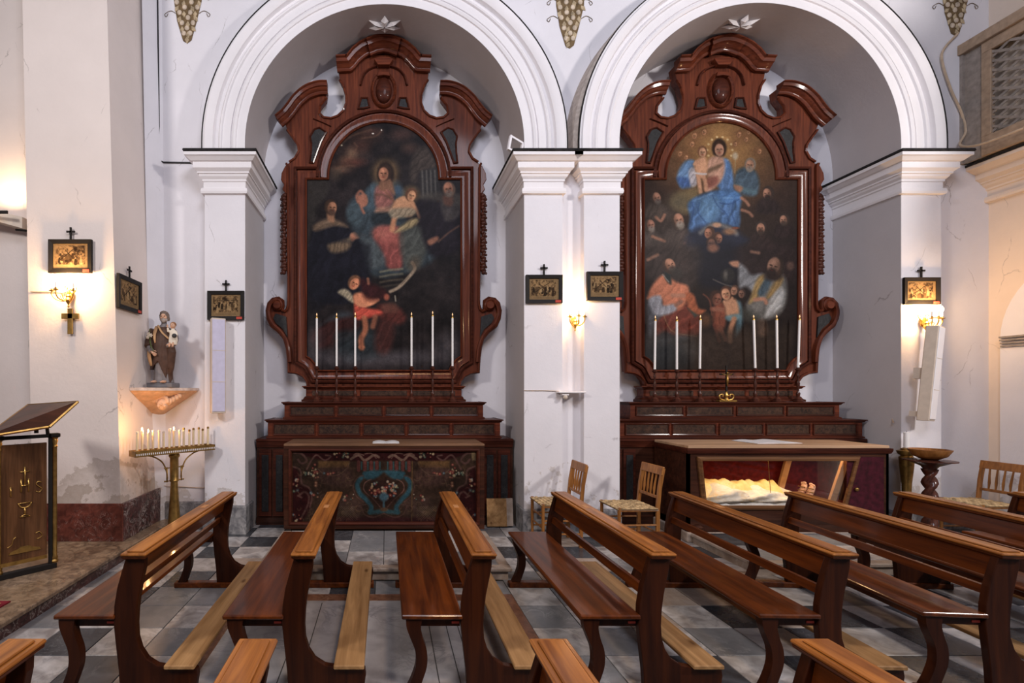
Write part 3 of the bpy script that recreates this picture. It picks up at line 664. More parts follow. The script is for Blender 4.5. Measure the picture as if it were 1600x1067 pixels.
    p.poly([(780,920),(900,840),(960,850),(900,910),(760,960)], (156,134,88), 2.5, .9, (.8, 6, .35))
    p.head(895,645,46,(176,122,80),(84,52,34),None,.4,.25)
    # old man at the right
    p.poly([(950,700),(1100,690),(1300,760),(1310,1067),(1100,1160),(1000,1040),(960,850)], (26,21,28), 4, .9, (.6, 14, .3))
    p.poly([(1140,690),(1250,680),(1300,800),(1180,860)], (62,56,54), 3, .8, (.4, 9, .25))
    p.poly([(1160,650),(1240,650),(1230,730),(1170,720)], (88,56,44), 2.5, .9)
    p.head(1205,590,52,(136,86,62),(80,60,48),(96,82,72),-.3,-.15, True)
    p.poly([(1030,1020),(1110,985),(1115,1020),(1050,1060)], (120,76,56), 2); p.line([(1120,1030),(1200,960),(1290,900)], 14, (92,62,46), .7, 1.2)
    p.tf = B1
    p.poly([(60,0),(500,0),(540,120),(520,330),(380,300),(60,560)], (21,21,29), 5, .7, (.5, 15, .3))
    p.poly([(200,10),(370,0),(350,60),(230,80)], (110,88,64), 3, .85, (.1, 5, .35))
    # steps and ribbon
    for y, a_ in ((215,(112,108,86)),(255,(96,90,72)),(300,(76,66,52)),(340,(58,50,42))): p.line([(620,y+20),(700,y+5),(800,y-5)], 16, a_, .75, 1.4)
    p.line([(700,395),(770,360),(840,290),(900,210),(880,160)], 26, (142,122,98), .9, 1.2); p.line([(790,340),(850,275)], 4, (70,58,48), .7, .5)
    p.line([(740,430),(745,470)], 12, (150,140,120), .7); p.ell(900,170,40,50,(70,54,40),.8,.6)
    # red and blue draperies, cloud
    p.poly([(60,730),(250,600),(420,600),(440,720),(300,800),(120,860)], (60,28,26), 5, .85, (1.0, 13, .3))
    p.poly([(120,680),(290,560),(390,590),(180,640)], (48,56,62), 4, .8)
    p.poly([(250,740),(420,700),(560,700),(640,760),(600,930),(330,960)], (36,44,48), 5, .8, (.9, 13, .3))
    p.poly([(600,500),(760,520),(830,600),(780,660),(620,620)], (84,34,28), 4, .85, (.8, 10, .3))
    p.poly([(600,640),(720,640),(730,760),(680,900),(580,870)], (70,32,28), 5, .8, (.4, 10, .3))
    # small winged angel
    p.poly([(275,400),(330,370),(385,410),(410,480),(380,480),(330,440)], (150,136,108), 2, .95, (.5, 4, .25))
    p.poly([(400,430),(470,400),(520,440),(600,450),(560,500),(450,520),(430,560)], (190,112,70), 2.2, .97)
    p.line([(440,500),(500,510),(600,460)], 30, (196,120,76), .95, 1.5, sm=True)
    p.poly([(410,500),(450,520),(600,540),(640,570),(560,600),(430,620)], (186,58,34), 2.2, .97, (1.1, 7, .28))
    p.line([(490,610),(500,700),(465,780),(470,850)], 46, (150,84,52), .95, 2); p.line([(580,600),(560,680)], 40, (136,76,50), .85, 2); p.ell(468,845,26,14,(160,90,56),.3)
    p.head(410,325,50,(186,112,70),(92,60,40),None,.5,.5)
    p.poly([(460,290),(560,330),(660,380),(680,440),(560,470),(480,430)], (56,20,22), 4, .8, (.7, 9, .3))
    p.ell(672,440,22,26,(150,72,48),.4,.9); p.line([(520,290),(525,330)], 22, (140,84,58), .8, 1.2); p.poly([(640,500),(740,490),(760,560),(650,560)], (92,54,42), 3, .7)
    for e in [(200,930,160,50),(520,960,200,40),(760,920,140,40),(1020,930,200,60),(1180,820,90,80),(90,800,50,120)]: p.ell(e[0], e[1], e[2], e[3], (104,98,104), .95, .38)
    n3 = p.noise(24, 9, 2.2); p.a *= (.86+.28*n3)[..., None]; p.a = p.a*1.12+3
    fine = p.noise(4, 11); p.a *= (.88+.24*fine)[..., None]
    return p
def paint_right():
    global NZ
    p = Paint(1004, 192, 1245, 579, 1.45, (33, 26, 25)); NZ = p.noise(30, 4)
    n = p.noise(60, 12); p.a *= (.8+.5*n)[..., None]
    p.tf = A2
    # golden sky with cherubs
    p.ell(660,260,600,480,(84,55,38),.8,.9); p.ell(670,230,360,270,(128,88,42),.9,.9); p.ell(670,190,190,180,(168,122,60),.9,.85)
    n2 = p.noise(18, 6)
    for e in [(450,120,42),(530,90,40),(430,190,38),(330,270,36),(380,300,32),(820,110,40),(880,150,34),(790,190,30),(990,250,34),(900,90,30)]:
        p.ell(e[0], e[1], e[2]*1.5, e[2]*1.1, (112,72,42), .8, .6); p.head(e[0], e[1], e[2]*.62, (166,114,72), (112,72,40), None, .3, .3)
    for k in range(14):
        a = PI*2*k/14; p.ell(660+100*math.cos(a)*1.05, 240+110*math.sin(a), 9, 9, (210,180,120), .5, .8)
    # blue mantle flying at left and round the shoulders
    p.poly([(305,450),(370,335),(450,330),(430,420),(420,520),(340,560)], (88,124,164), 2.5, 1, (.5, 10, .26))
    p.poly([(300,470),(420,480),(430,550),(350,560)], (52,84,138), 2.5, .9, (.4, 8, .3))
    p.poly([(680,310),(750,350),(780,560),(720,600),(640,540),(670,400)], (74,112,160), 2.5, 1, (.15, 8, .25))
    p.ell(655,225,62,82,(48,34,26),.15)
    p.poly([(560,330),(620,290),(690,310),(700,420),(650,520),(560,460)], (176,130,104), 2.5, 1, (.5, 9, .16))
    p.poly([(560,400),(680,350),(660,390),(570,430)], (96,72,52), 2, .9); p.line([(660,440),(620,520),(560,575)], 42, (182,134,108), 1, 2)
    p.poly([(550,480),(640,460),(640,520),(560,560)], (128,70,56), 2.5, .9)
    p.head(655,235,52,(178,126,96),(54,36,26),None,.15,-.05)
    # child standing
    p.poly([(400,420),(450,390),(470,520),(420,545)], (170,162,166), 2, .95, (.4, 5, .3))
    p.poly([(470,320),(540,300),(555,400),(530,470),(470,450),(455,370)], (190,136,96), 2.2, 1)
    p.line([(465,340),(450,360),(510,330)], 24, (186,132,94), 1, 1.3); p.line([(480,450),(490,520),(498,590)], 32, (188,134,96), 1, 1.5); p.line([(520,450),(540,510),(545,570)], 32, (180,126,90), 1, 1.5)
    p.line([(440,430),(510,440),(545,440)], 16, (186,176,174), .9, 1); p.head(515,258,40,(192,138,98),(112,72,44),None,.3,0)
    # cloud seat, blue lap
    p.poly([(280,610),(400,560),(480,570),(470,700),(380,770),(260,700)], (116,96,58), 5, .9); p.ell(320,680,90,70,(82,74,58),.8,.8)
    p.poly([(390,700),(440,640),(600,580),(780,570),(840,640),(830,730),(820,880),(720,870),(600,850),(540,900),(400,930),(410,800)], (60,98,144), 2.5, 1, (.35, 15, .42))
    p.poly([(500,650),(640,620),(660,760),(580,850),(500,790)], (86,132,166), 5, .6, (.2, 14, .15)); p.poly([(620,600),(800,580),(830,640),(700,690)], (62,118,178), 4, .6, (1.0, 10, .2))
    for l in [[(600,620),(640,700),(720,780),(730,860)],[(490,680),(480,760),(540,840)],[(430,680),(440,760),(410,860)],[(660,680),(740,690),(820,650)],[(780,660),(760,760),(790,850)]]: p.line(l, 8, (26,56,104), .65, 1.3)
    for l in [[(450,660),(500,640),(600,600)],[(560,720),(560,800)],[(690,640),(760,640)]]: p.line(l, 9, (124,168,204), .5, 1.6)
    # old man in grey blue
    p.poly([(800,420),(880,380),(960,420),(990,520),(960,620),(840,610),(780,540)], (62,80,94), 3, 1, (.5, 11, .25))
    p.line([(800,540),(860,570),(950,590)], 40, (72,98,108), .9, 2); p.poly([(780,530),(850,550),(830,590),(790,570)], (146,100,74), 2)
    p.head(912,365,46,(158,112,84),(112,98,84),(124,112,100),-.3,.1)
    p.line([(785,430),(790,330),(790,270)], 7, (150,130,90), .7, .8); p.ell(788,290,24,30,(170,156,130),.4,.8)
    # crowd of friars
    def friar(cx, cy, r, rob, turn, beard, tilt=0):
        p.poly([(cx-2.0*r,cy+3.6*r),(cx-1.6*r,cy+1.4*r),(cx-.5*r,cy+.8*r),(cx+.6*r,cy+.9*r),(cx+1.7*r,cy+1.6*r),(cx+2.1*r,cy+3.6*r)], rob, 3, .95, (.4, 9, .25))
        p.head(cx, cy, r, (146,100,76), (50,40,36), beard, turn, tilt, beard is not None and turn > 0)
    friar(130,640,44,(74,62,54),1,(84,74,68),-.3); friar(1060,600,46,(46,34,34),-1,(40,32,30),-.1); friar(1195,820,40,(44,32,32),-1,(60,48,42),0)
    friar(80,870,46,(88,76,70),1,(120,108,98),-.2); friar(1000,890,46,(50,36,34),0,(52,40,34),0)
    friar(310,830,58,(84,70,64),1,(136,122,108),-.3)
    p.poly([(60,740),(250,720),(330,960),(460,1067),(30,1067),(30,900)], (74,62,56), 5, .5, (.6, 11, .3))
    p.head(310,825,52,(158,108,82),(60,48,40),(140,128,114),1,-.3,True); p.head(80,865,42,(150,100,78),(64,54,46),(122,110,100),1,-.2,True)
    for a_ in ([(130,800),(170,830),(200,780)],[(370,1020),(420,970),(410,1010)],[(840,640),(880,670),(900,700)],[(845,740),(900,760),(930,790)],[(100,960),(200,1000)]): p.line(a_, 24, (146,98,74), .9, 1.3)
    # cherub heads under the lap, cloud edge
    p.poly([(400,930),(560,860),(760,880),(840,940),(900,1000),(760,1067),(400,1067)], (36,40,58), 5, .9)
    p.line([(500,930),(580,870),(640,860),(760,900),(800,940)], 34, (112,108,104), .8, 2.5); p.ell(635,865,34,20,(176,130,98),.4); p.ell(740,920,50,26,(140,98,66),.5,.9); p.ell(790,890,30,10,(120,60,36),.4,.9)
    for q in ((570,930,42,-1),(645,975,40,1),(590,1020,44,0)): p.head(q[0], q[1], q[2], (150,98,72), (72,48,38), None, q[3], .1)
    p.tf = B2
    p.poly([(440,0),(800,0),(760,330),(620,340),(480,300)], (25,26,38), 6, .8); p.poly([(30,0),(470,0),(440,320),(300,330),(60,260)], (66,54,50), 6, .7, (.6, 12, .3))
    p.poly([(800,0),(1240,0),(1250,300),(820,200)], (50,36,36), 6, .6, (.6, 12, .25)); p.ell(590,15,45,34,(136,88,66),.4,.9); p.ell(1215,160,30,34,(92,66,56),.4,.8)
    for a_ in ([(900,45),(960,55)],[(140,70),(60,110)]): p.line(a_, 24, (140,98,76), .8, 1.5)
    # bishop in orange chasuble
    p.poly([(60,420),(180,390),(170,560),(280,560),(300,620),(140,640),(80,740),(60,600)], (86,86,92), 3, .9, (.5, 9, .25))
    p.poly([(140,600),(330,470),(420,480),(480,560),(470,720),(300,730),(200,690),(130,720)], (110,48,34), 3, .97, (.7, 15, .28))
    p.poly([(60,400),(100,310),(190,230),(290,290),(390,330),(380,440),(310,520),(190,490),(170,430),(60,430)], (184,106,70), 2.5, 1, (.8, 9, .16))
    p.poly([(70,430),(160,400),(180,480),(270,470),(290,520),(200,560),(110,550)], (146,146,154), 2.5, 1, (.3, 8, .2))
    p.poly([(360,390),(430,390),(470,500),(530,520),(470,560),(400,520)], (164,84,44), 2.2, 1, (.8, 8, .2)); p.poly([(380,500),(470,560),(440,580)], (52,62,58), 2, .9)
    p.poly([(190,210),(240,210),(250,310),(210,280)], (40,46,46), 2); p.line([(180,230),(230,290)], 10, (120,116,110), .8)
    p.line([(260,400),(320,400),(350,400)], 34, (164,108,80), 1, 1.6); p.line([(290,480),(330,450)], 30, (128,88,70), .9, 1.5)
    p.head(235,155,52,(164,112,84),(60,46,40),(66,58,52),1,-.5,True); p.ell(300,220,46,42,(58,52,48),.4,.9)
    p.line([(190,560),(220,640),(280,700),(460,735)], 6, (150,120,70), .6, .8)
    # boy pair
    p.poly([(600,480),(680,470),(690,640),(640,700),(590,640)], (126,64,42), 2.5, .95, (.3, 8, .25)); p.head(615,425,50,(120,72,54),(58,38,32),None,1,.2)
    p.line([(580,510),(660,515)], 34, (136,82,60), .95, 1.5); p.line([(640,650),(690,760)], 32, (116,62,44), .95, 1.5); p.line([(600,640),(640,770)], 26, (104,50,38), .8, 1.5)
    p.line([(510,390),(560,440),(580,560)], 12, (110,60,42), .8, 1); p.ell(530,600,40,50,(104,66,40),.6,.8)
    p.poly([(770,450),(820,470),(830,640),(770,740),(780,590)], (74,104,116), 2.5, .9, (.2, 7, .25))
    p.poly([(690,440),(770,430),(800,520),(780,580),(700,570)], (176,124,88), 2.5, 1); p.poly([(690,570),(800,550),(810,590),(720,610)], (92,124,132), 2.2, .95)
    p.line([(760,590),(730,680),(725,770)], 40, (170,114,78), 1, 2); p.line([(680,450),(700,480),(740,420)], 24, (182,128,92), 1, 1.4); p.head(695,385,48,(184,128,90),(76,48,36),None,-.4,-.2)
    p.head(760,360,34,(150,104,78),(80,56,44),None,-.3,.2); p.head(820,385,32,(112,78,62),(56,42,38),None,-.3,0)
    # helmet held up, right bishop in white and gold
    p.ell(710,240,58,62,(42,40,40),.2); p.ell(690,235,16,34,(104,98,90),.6,.8); p.line([(590,270),(680,310),(740,325)], 9, (100,92,84), .8, 1)
    p.poly([(720,130),(790,120),(805,170),(750,165)], (160,110,82), 2); p.poly([(800,150),(850,170),(900,230),(1000,230),(960,400),(860,330),(800,330)], (120,122,126), 3, .95, (.7, 9, .28))
    p.poly([(1000,230),(1160,230),(1190,420),(1120,560),(960,600),(850,500),(920,380)], (106,104,100), 3, .95, (.4, 12, .25))
    p.poly([(950,260),(1010,240),(960,400),(880,470),(900,390)], (146,116,62), 2.5, .95, (.5, 5, .25)); p.poly([(1110,260),(1160,270),(1090,390),(1020,420)], (138,108,58), 2.5, .95, (.5, 5, .25))
    p.poly([(1010,270),(1060,290),(1000,400),(950,380)], (58,76,88), 2.5, .95, (.3, 6, .25)); p.poly([(1060,420),(1150,330),(1160,460),(1060,560),(1010,570)], (166,166,164), 2.5, .95, (.6, 10, .25))
    p.line([(930,435),(1000,430),(1020,460)], 30, (160,110,84), 1, 1.6); p.ell(1080,240,75,42,(38,28,26),.4,.95); p.head(1090,165,70,(130,92,72),(44,34,30),(40,30,28),-1,.3,True)
    p.poly([(830,500),(960,560),(940,620),(850,600)], (60,62,56), 4, .7)
    # steps, clouds below
    p.poly([(400,700),(1240,640),(1250,1030),(200,1030)], (58,46,38), 8, .75, (1.5, 22, .15), False); p.poly([(950,600),(1020,610),(1020,720),(960,720)], (104,80,64), 3, .6)
    for e in [(200,760,150,60),(300,850,130,60),(120,900,120,80),(340,740,50,20)]: p.ell(e[0], e[1], e[2], e[3], (84,86,86), .9, .6)
    p.poly([(30,860),(260,800),(420,930),(300,1030),(30,1030)], (36,38,40), 8, .6)
    n3 = p.noise(24, 19, 2.2); p.a *= (.88+.24*n3)[..., None]; fine = p.noise(4, 21); p.a *= (.9+.2*fine)[..., None]
    return p
def paint_front():
    global NZ
    p = Paint(453, 701, 748, 829, 1.9, (62, 43, 31)); NZ = p.noise(30, 31); p.tf = (440, 680, 5)
    n = p.noise(20, 33); p.a *= (.75+.5*n)[..., None]
    mx = lambda P: [(1600-x, y) for x, y in P]
    def both(f, pts, *a, **k): f(pts, *a, **k); f(mx(pts), *a, **k)
    ink, red, och, pink, blue = (36,16,16), (52,14,16), (104,72,36), (98,64,56), (42,84,96)
    both(p.poly, [(90,110),(800,110),(800,190),(540,195),(330,195),(200,160)], red, 2, .95, None, False)
    both(p.poly, [(70,280),(130,290),(135,380),(220,430),(215,560),(140,690),(70,700)], red, 2, .9)
    both(p.poly, [(280,195),(530,195),(520,250),(280,250)], (118,82,40), 1.5, .8, None, False)
    both(p.poly, [(270,260),(520,250),(540,380),(330,380)], (88,58,50), 4, .7, (0, 7, .25))
    p.poly([(420,640),(1200,640),(1200,720),(420,720)], (60,24,28), 3, .8, None, False)
    both(p.poly, [(470,470),(640,520),(600,640),(430,560)], (84,60,52), 5, .6)
    both(p.line, [(85,130),(150,140),(190,190),(150,215),(120,185)], 16, pink); both(p.line, [(190,260),(260,150),(330,190),(380,160),(340,150)], 13, pink)
    both(p.line, [(540,180),(600,150),(650,190),(720,150),(760,165)], 20, (128,96,78), .9); both(p.line, [(560,150),(590,135),(640,150)], 10, (128,96,78), .8); both(p.line, [(650,140),(700,135),(740,175)], 8, (118,88,72), .8)
    both(p.line, [(80,240),(140,270),(150,370),(210,410),(230,480),(215,560)], 14, pink, .9); both(p.line, [(130,470),(170,440),(205,470),(200,540),(150,640)], 16, pink, .85); both(p.line, [(120,470),(150,485)], 14, pink, .8)
    both(p.line, [(280,260),(330,300),(420,310),(490,270),(530,210)], 6, (112,84,62), .8); both(p.line, [(200,330),(300,330),(300,400)], 5, (104,78,56), .6)
    for x in (600,650,700,745): both(p.line, [(x,205),(x,270)], 26, (110,52,46), .85); both(p.line, [(x+24,205),(x+24,262)], 12, (52,88,92), .8)
    both(p.poly, [(640,280),(790,270),(780,300),(720,340),(650,335)], blue, 2, .95)
    both(p.line, [(620,330),(590,380),(610,450),(660,500),(700,560),(690,600)], 36, blue, .95, 1.5); both(p.line, [(690,600),(740,600),(790,590)], 34, (48,84,92), .9, 1.5)
    both(p.line, [(640,310),(590,330),(560,390),(580,470),(640,520)], 7, pink, .8); both(p.line, [(700,340),(650,370),(645,430),(720,500),(770,560)], 7, (140,92,80), .8); both(p.line, [(620,560),(650,620),(720,640),(800,610)], 8, pink, .8)
    both(p.line, [(660,540),(560,560),(500,600)], 8, (92,68,60), .6)
    p.ell(800,440,125,105,(48,28,22),.3,.9)
    R = random.Random(4); C = [(150,62,50),(170,150,130),(70,96,112),(140,84,60),(188,164,120),(60,84,74),(130,40,36)]
    for k in range(62):
        a, r = R.uniform(0, 6.28), R.uniform(0, 1)**.6; x, y = 800+115*r*math.cos(a), 420+75*r*math.sin(a); c = R.choice(C); s_ = R.uniform(6, 15); p.ell(x, y, s_, s_, c, .3, .9); p.ell(x, y, s_*.35, s_*.35, (200,170,110), .4, .8)
    p.ell(800,480,36,34,(70,104,118),.3); p.line([(800,510),(800,560)], 18, (64,90,100)); p.ell(800,580,30,16,(96,70,50),.3)
    for (cx, cy, w, h, k) in [(215,265,55,40,16),(240,300,40,30,8),(460,145,55,22,14),(370,290,45,10,6),(100,380,25,60,10),(270,380,20,20,3),(120,640,40,40,7),(520,480,40,30,7),(250,470,30,30,5)]:
        for _ in range(k):
            x, y = cx+R.uniform(-w, w), cy+R.uniform(-h, h); c = R.choice(C); s_ = R.uniform(5, 13)
            for xx in (x, 1600-x+R.uniform(-4,4)): p.ell(xx, y, s_, s_, c, .3, .9); p.ell(xx, y, s_*.35, s_*.35, (196,170,120), .4, .7)
    for x0 in (430, 1060):
        for k in range(9):
            p.line([(x0+k*18, 555), (x0+min(160, k*18+110), 555+min(110, 160-k*18))], 3, (128,108,80), .5, .5, sm=False); p.line([(x0+160-k*18, 555), (x0+max(0, 50-k*18), 555+min(110, 160-k*18))], 3, (128,108,80), .5, .5, sm=False)
    p.line([(1025,200),(1020,720)], 7, (126,92,44), .7, .6, sm=False); p.poly([(1490,120),(1525,120),(1525,190),(1500,190)], (140,116,76), 1.5, .9, None, False); p.poly([(595,725),(615,690),(625,728)], (140,100,72), 1, .9, None, False)
    p.line([(75,125),(75,730)], 6, (110,74,34), .7, .5, sm=False)
    for k in range(90):
        x, y, r_, a_ = R.uniform(90, 780), R.uniform(220, 700), R.uniform(12, 36), R.uniform(0, 6.28); c = R.choice([(112,80,52),(98,66,52),(60,34,28),(84,64,40),(120,92,64)])
        P = [(x+r_*(1-t*.12)*math.cos(a_+t*.7), y+r_*(1-t*.12)*math.sin(a_+t*.7)) for t in range(6)]
        if abs(x-800) > 240 or y > 560: both(p.line, P, R.uniform(4, 8), c, .55)
    f = p.noise(5, 41); p.a *= (.75+.45*f)[..., None]; f = p.noise(26, 43); p.a *= (.7+.55*f)[..., None]
    return p
PL, PR_, PF = paint_left(), paint_right(), paint_front()

# ------------------------------------------------------------------ altarpieces
DR = 6.20; SR = F/DR
def mir(p): return p+[(-x, y) for x, y in reversed(p)]
BODY = [(0,74),(20,77),(40,90),(52,103),(72,104),(68,125),(62,134.5),(57.5,150),(57.5,162),(62,174),(71,182.5),(82,186.5),(94,185),(101.5,178),(100,166),(90,153),(88,140),(108,141),(126,152),(138,166),(148,181),(155,191),(150,203),(141,215),(133,227),(131.5,237),(138,248.7),(147,254.5),(150,256),(148,262),
        (147,476),(149,484),(154,488.5),(159.6,486),(158,478),(158.5,471),(163.7,467.4),(172,468.7),(178,475),(180.5,486),(179,498),(174,508.7),(161.6,519),(153.4,529),(149.5,543.7),(147.5,560),(146.5,580),(135,581.6),(124.5,587),(118.5,595),(116.5,603)]
CANV = [(85*math.sin(a*PI/2/14), 278-85*math.cos(a*PI/2/14)) for a in range(15)]+[(85,282),(119.5,282),(119.5,556),(113,560),(106,568),(101,578)]
def altarpiece(cx, pcx, label, painter, plab, offx):
    e = empty('altarpiece', (cx, DR, 1.715), label, 'altarpiece', 'twin walnut altarpieces')
    O = e.location
    L = lambda dx, py, d=DR: Vector((cx+dx*d/F*(SR*DR/F), H-(py-VY)*d/F))    # local outline in metres at depth d
    def P(pts, d=DR): return [(cx+dx*DR/F, H-(py-VY)*DR/F) for dx, py in pts]
    full = lambda p: [q for q in p]+[(-x, y) for x, y in reversed(p) if x > .01]
    b = MB(O); b.prism(P(full(BODY)), DR, DR+.12, 'XZ'); b.obj('backboard', 'retV', e)
    mp = lambda y0: (lambda q, h: (q.x, y0-h, q.y))
    # mouldings round the canvas
    cv = P(full(CANV))
    b = MB(O); b.sweep(cv, [(0,-.0),(0,.03),(-.012,.045),(-.022,.035),(-.025,.014),(-.085,.018),(-.105,.03),(-.115,.030),(-.118,.0)], mp(DR), closed=True)
    b.obj('canvas_frame', 'retV', e, auto=True)
    b = MB(O); b.sweep(cv, [(-.135,0),(-.135,.028),(-.15,.042),(-.168,.030),(-.172,0)], mp(DR), closed=True); b.obj('outer_moulding', 'ret_d', e, auto=True)
    # edge moulding down the flanks
    for s in (-1, 1):
        fl = [(s*x, y) for x, y in BODY[28:]]
        b = MB(O); b.sweep(P(fl), [(s*.001,0),(s*.001,.03),(s*-.014,.045),(s*-.028,.028),(s*-.03,0)], mp(DR), caps=True); b.obj('edge_moulding', 'retV', e, auto=True)
        fl = [(s*x, y) for x, y in BODY[5:16]]
        b = MB(O); b.sweep(P(fl), [(s*.001,0),(s*.001,.02),(s*-.014,.03),(s*-.022,.018),(s*-.024,0)], mp(DR)); b.obj('edge_moulding', 'retH', e, auto=True)
        fl = [(s*x, y) for x, y in BODY[22:28]]
        b = MB(O); b.sweep(P(fl), [(s*.001,0),(s*.001,.02),(s*-.014,.03),(s*-.022,.018),(s*-.024,0)], mp(DR)); b.obj('edge_moulding', 'retV', e, auto=True)
        # scroll ears with dark infill
        b = MB(O); b.sweep(P([(s*x, y) for x, y in catmull([(147,566),(149,545),(154,529),(162,518),(173,508),(179,496),(180,485),(176,474),(169,468.5),(161,470),(158,477),(161,483),(165,482)], 3)]), [(s*-.03,0),(s*-.03,.05),(s*-.01,.062),(s*.012,.05),(s*.012,0)], mp(DR)); b.obj('ear_scroll', 'retV', e, auto=True)
        b = MB(O); b.prism(P([(s*152,495),(s*168,490),(s*172,497),(s*168,505),(s*157,514),(s*150,527)]), DR-.02, DR+.01); b.obj('ear_panel', 'ebony', e, label='dark painted infill')
        c_ = at(0, 0, 1); b = MB(O); q = P([(s*168.5,478)])[0]; b.add([], []); bm = bmesh.new(); bmesh.ops.create_cone(bm, segments=18, radius1=.07, radius2=.045, depth=.05, cap_ends=True)
        b.frombm(bm, Matrix.Translation((q[0]-s*.03, DR-.055, q[1]+.0)) @ Matrix.Rotation(PI/2, 4, 'X')); b.obj('scroll_eye', 'retH', e, auto=True)
        # spandrel panel and small upper panel, framed
        for nm, pts in (('spandrel_panel', [(88,207),(100,199),(109,202),(116,214),(114,225),(114.5,238),(116.5,255),(109,256),(97,223)]), ('crown_panel', [(21,168.5),(24,153),(36,153),(41,171.5),(31,171)])):
            pp = P([(s*x, y) for x, y in pts])
            b = MB(O); b.prism(pp, DR-.012, DR+.01); b.obj(nm, 'ebony', e, label='dark painted inlay panel')
            b = MB(O); b.sweep(pp, [(0,0),(0,.02),(s*.012*1,.028),(s*.022,.014),(s*.022,0)], mp(DR), closed=True); b.obj('panel_bead', 'ret_d', e, auto=True)
        # curved moulding echoing the spandrel
        b = MB(O); b.sweep(P([(s*x, y) for x, y in catmull([(82,198),(95,192),(110,186)], 5)]), [(-.008,0),(0,.022),(.008,0)], mp(DR)); b.obj('line_moulding', 'ret_d', e)
        # side cornice over the shoulder, profile stepping forward
        PRF = [(0,.0),(0,.03),(.02,.045),(.03,.045),(.045,.075),(.06,.085),(.065,.105),(.095,.115),(.105,.135),(.115,.135),(.125,0)]
        pts = catmull([(87,150),(100,150.5),(115,156),(128,167),(137,179),(146,190),(157.5,200)], 4)
        pp = P([(s*x, y) for x, y in pts])
        b = MB(O); b.sweep(pp if s > 0 else pp[::-1], [(-o, h+.012) for o, h in PRF], mp(DR)); b.obj('side_cornice', 'retH', e, auto=True)
        # carved festoon hanging down the flank
        b = MB(O); R = random.Random(5)
        for k in range(26):
            y = 306+k*4.8; q = P([(s*(154.5+(k % 2)*1.5), y)])[0]; r_ = .036+.008*math.sin(k*.9)
            b.sph((q[0], DR-.005, q[1]), (r_, .035, .03), 8, 5)
            b.sph((q[0]+s*.03, DR-.01, q[1]-.012), (.018,.022,.018), 6, 4)
        b.obj('carved_festoon', 'carv', e, smooth=True)
        b = MB(O); b.prism(P([(s*148,262),(s*153,260),(s*159,272),(s*160,282),(s*155,290),(s*158,297),(s*152,304),(s*148,304)]), DR-.03, DR+.05); b.obj('festoon_knot', 'retV', e, bevel=.008)
    # crown cornice: cyma stepped profile following the broken curve
    PRC = [(0,0),(0,.035),(.02,.05),(.03,.05),(.05,.085),(.065,.10),(.07,.125),(.105,.135),(.115,.16),(.13,.16),(.14,0)]
    half = [(0,84),(8,84.3),(17,86.5),(28,92),(37,99.5),(44.5,109),(49,113),(51.5,114.5),(72,115.5)]
    pts = [(-x, y) for x, y in reversed(half[1:])]+half
    b = MB(O); b.sweep(P(pts), [(-o, h+.012) for o, h in PRC], mp(DR)); b.obj('crown_cornice', 'retH', e, auto=True)
    b = MB(O); pts2 = [(-20,92),(-9,87.5),(0,86),(9,87.5),(20,92)]; b.sweep(P(pts2), [(-o*1.08, h+.035) for o, h in PRC], mp(DR)); b.obj('cornice_break', 'retH', e, auto=True)
    b = MB(O); b.prism(P([(-15,98),(-9,107),(9,107),(15,98),(8,95),(-8,95)]), DR-.08, DR); b.obj('keystone', 'retH', e, bevel=.006)
    # inner frieze line following the crown, oval boss
    inn = [(-48,134),(-37,134),(-32,118),(-20,107),(0,103),(20,107),(32,118),(37,134),(48,134)]
    b = MB(O); b.sweep(P(catmull(inn[1:-1], 4)), [(-.01,0),(-.004,.028),(.012,.034),(.02,0)], mp(DR)); b.obj('line_moulding', 'ret_d', e, auto=True)
    cz = P([(0,142)])[0]; ov = [(cz[0]+.135*math.cos(2*PI*i/32), cz[1]+.20*math.sin(2*PI*i/32)) for i in range(32)]
    b = MB(O); b.sweep(ov, [(-.004,0),(-.004,.03),(.014,.045),(.03,.025),(.032,0)], mp(DR), closed=True); b.obj('oval_frame', 'retH', e, auto=True)
    b = MB(O); b.sph((cz[0], DR-.005, cz[1]), (.105,.07,.165), 24, 16); b.obj('oval_boss', 'ret_d', e, smooth=True)
    b = MB(O); b.prism(P([(-10,123),(0,121.5),(10,123),(8,116),(-8,116)]), DR-.06, DR); b.obj('oval_cap', 'retH', e, bevel=.006)
    # the painting
    q = P([(painter.x0-pcx, painter.y0)])[0]
    hw = np.array([c[0] for c in CANV]); 
    def clip(gx, gy):
        dx = np.abs(gx-pcx); m = np.zeros(gx.shape, bool)
        m |= (gy <= 282) & ((dx/86.5)**2+((gy-278)/86.5)**2 <= 1); m |= (gy > 277) & (gy <= 283) & (dx <= 86)
        m |= (gy > 280.5) & (gy < 579) & (dx <= 121) & (dx <= 121-np.clip(gy-556, 0, 99)*.85+1)
        return m
    o = painter.mesh('painting', M['canvas'], q[0]-O.x, q[1]-O.z, DR/F, -.012, clip, .92, e, plab)
    # predella under the frame
    zp = lambda y: H-(y-VY)*6.12/F
    b = MB(O); b.box(cx-1.0, cx+1.0, 6.18, 6.34, 1.514, 1.70); b.obj('predella', 'retH', e)
    b = MB(O); b.sweep([(cx-1.0, 6.34), (cx-1.0, 6.18), (cx+1.0, 6.18), (cx+1.0, 6.34)], [(0,1.675),(.02,1.68),(.035,1.70),(.045,1.70),(.045,1.715),(0,1.72)], lambda q, z: (q.x, q.y, z)); b.obj('predella_cornice', 'retH', e, auto=True)
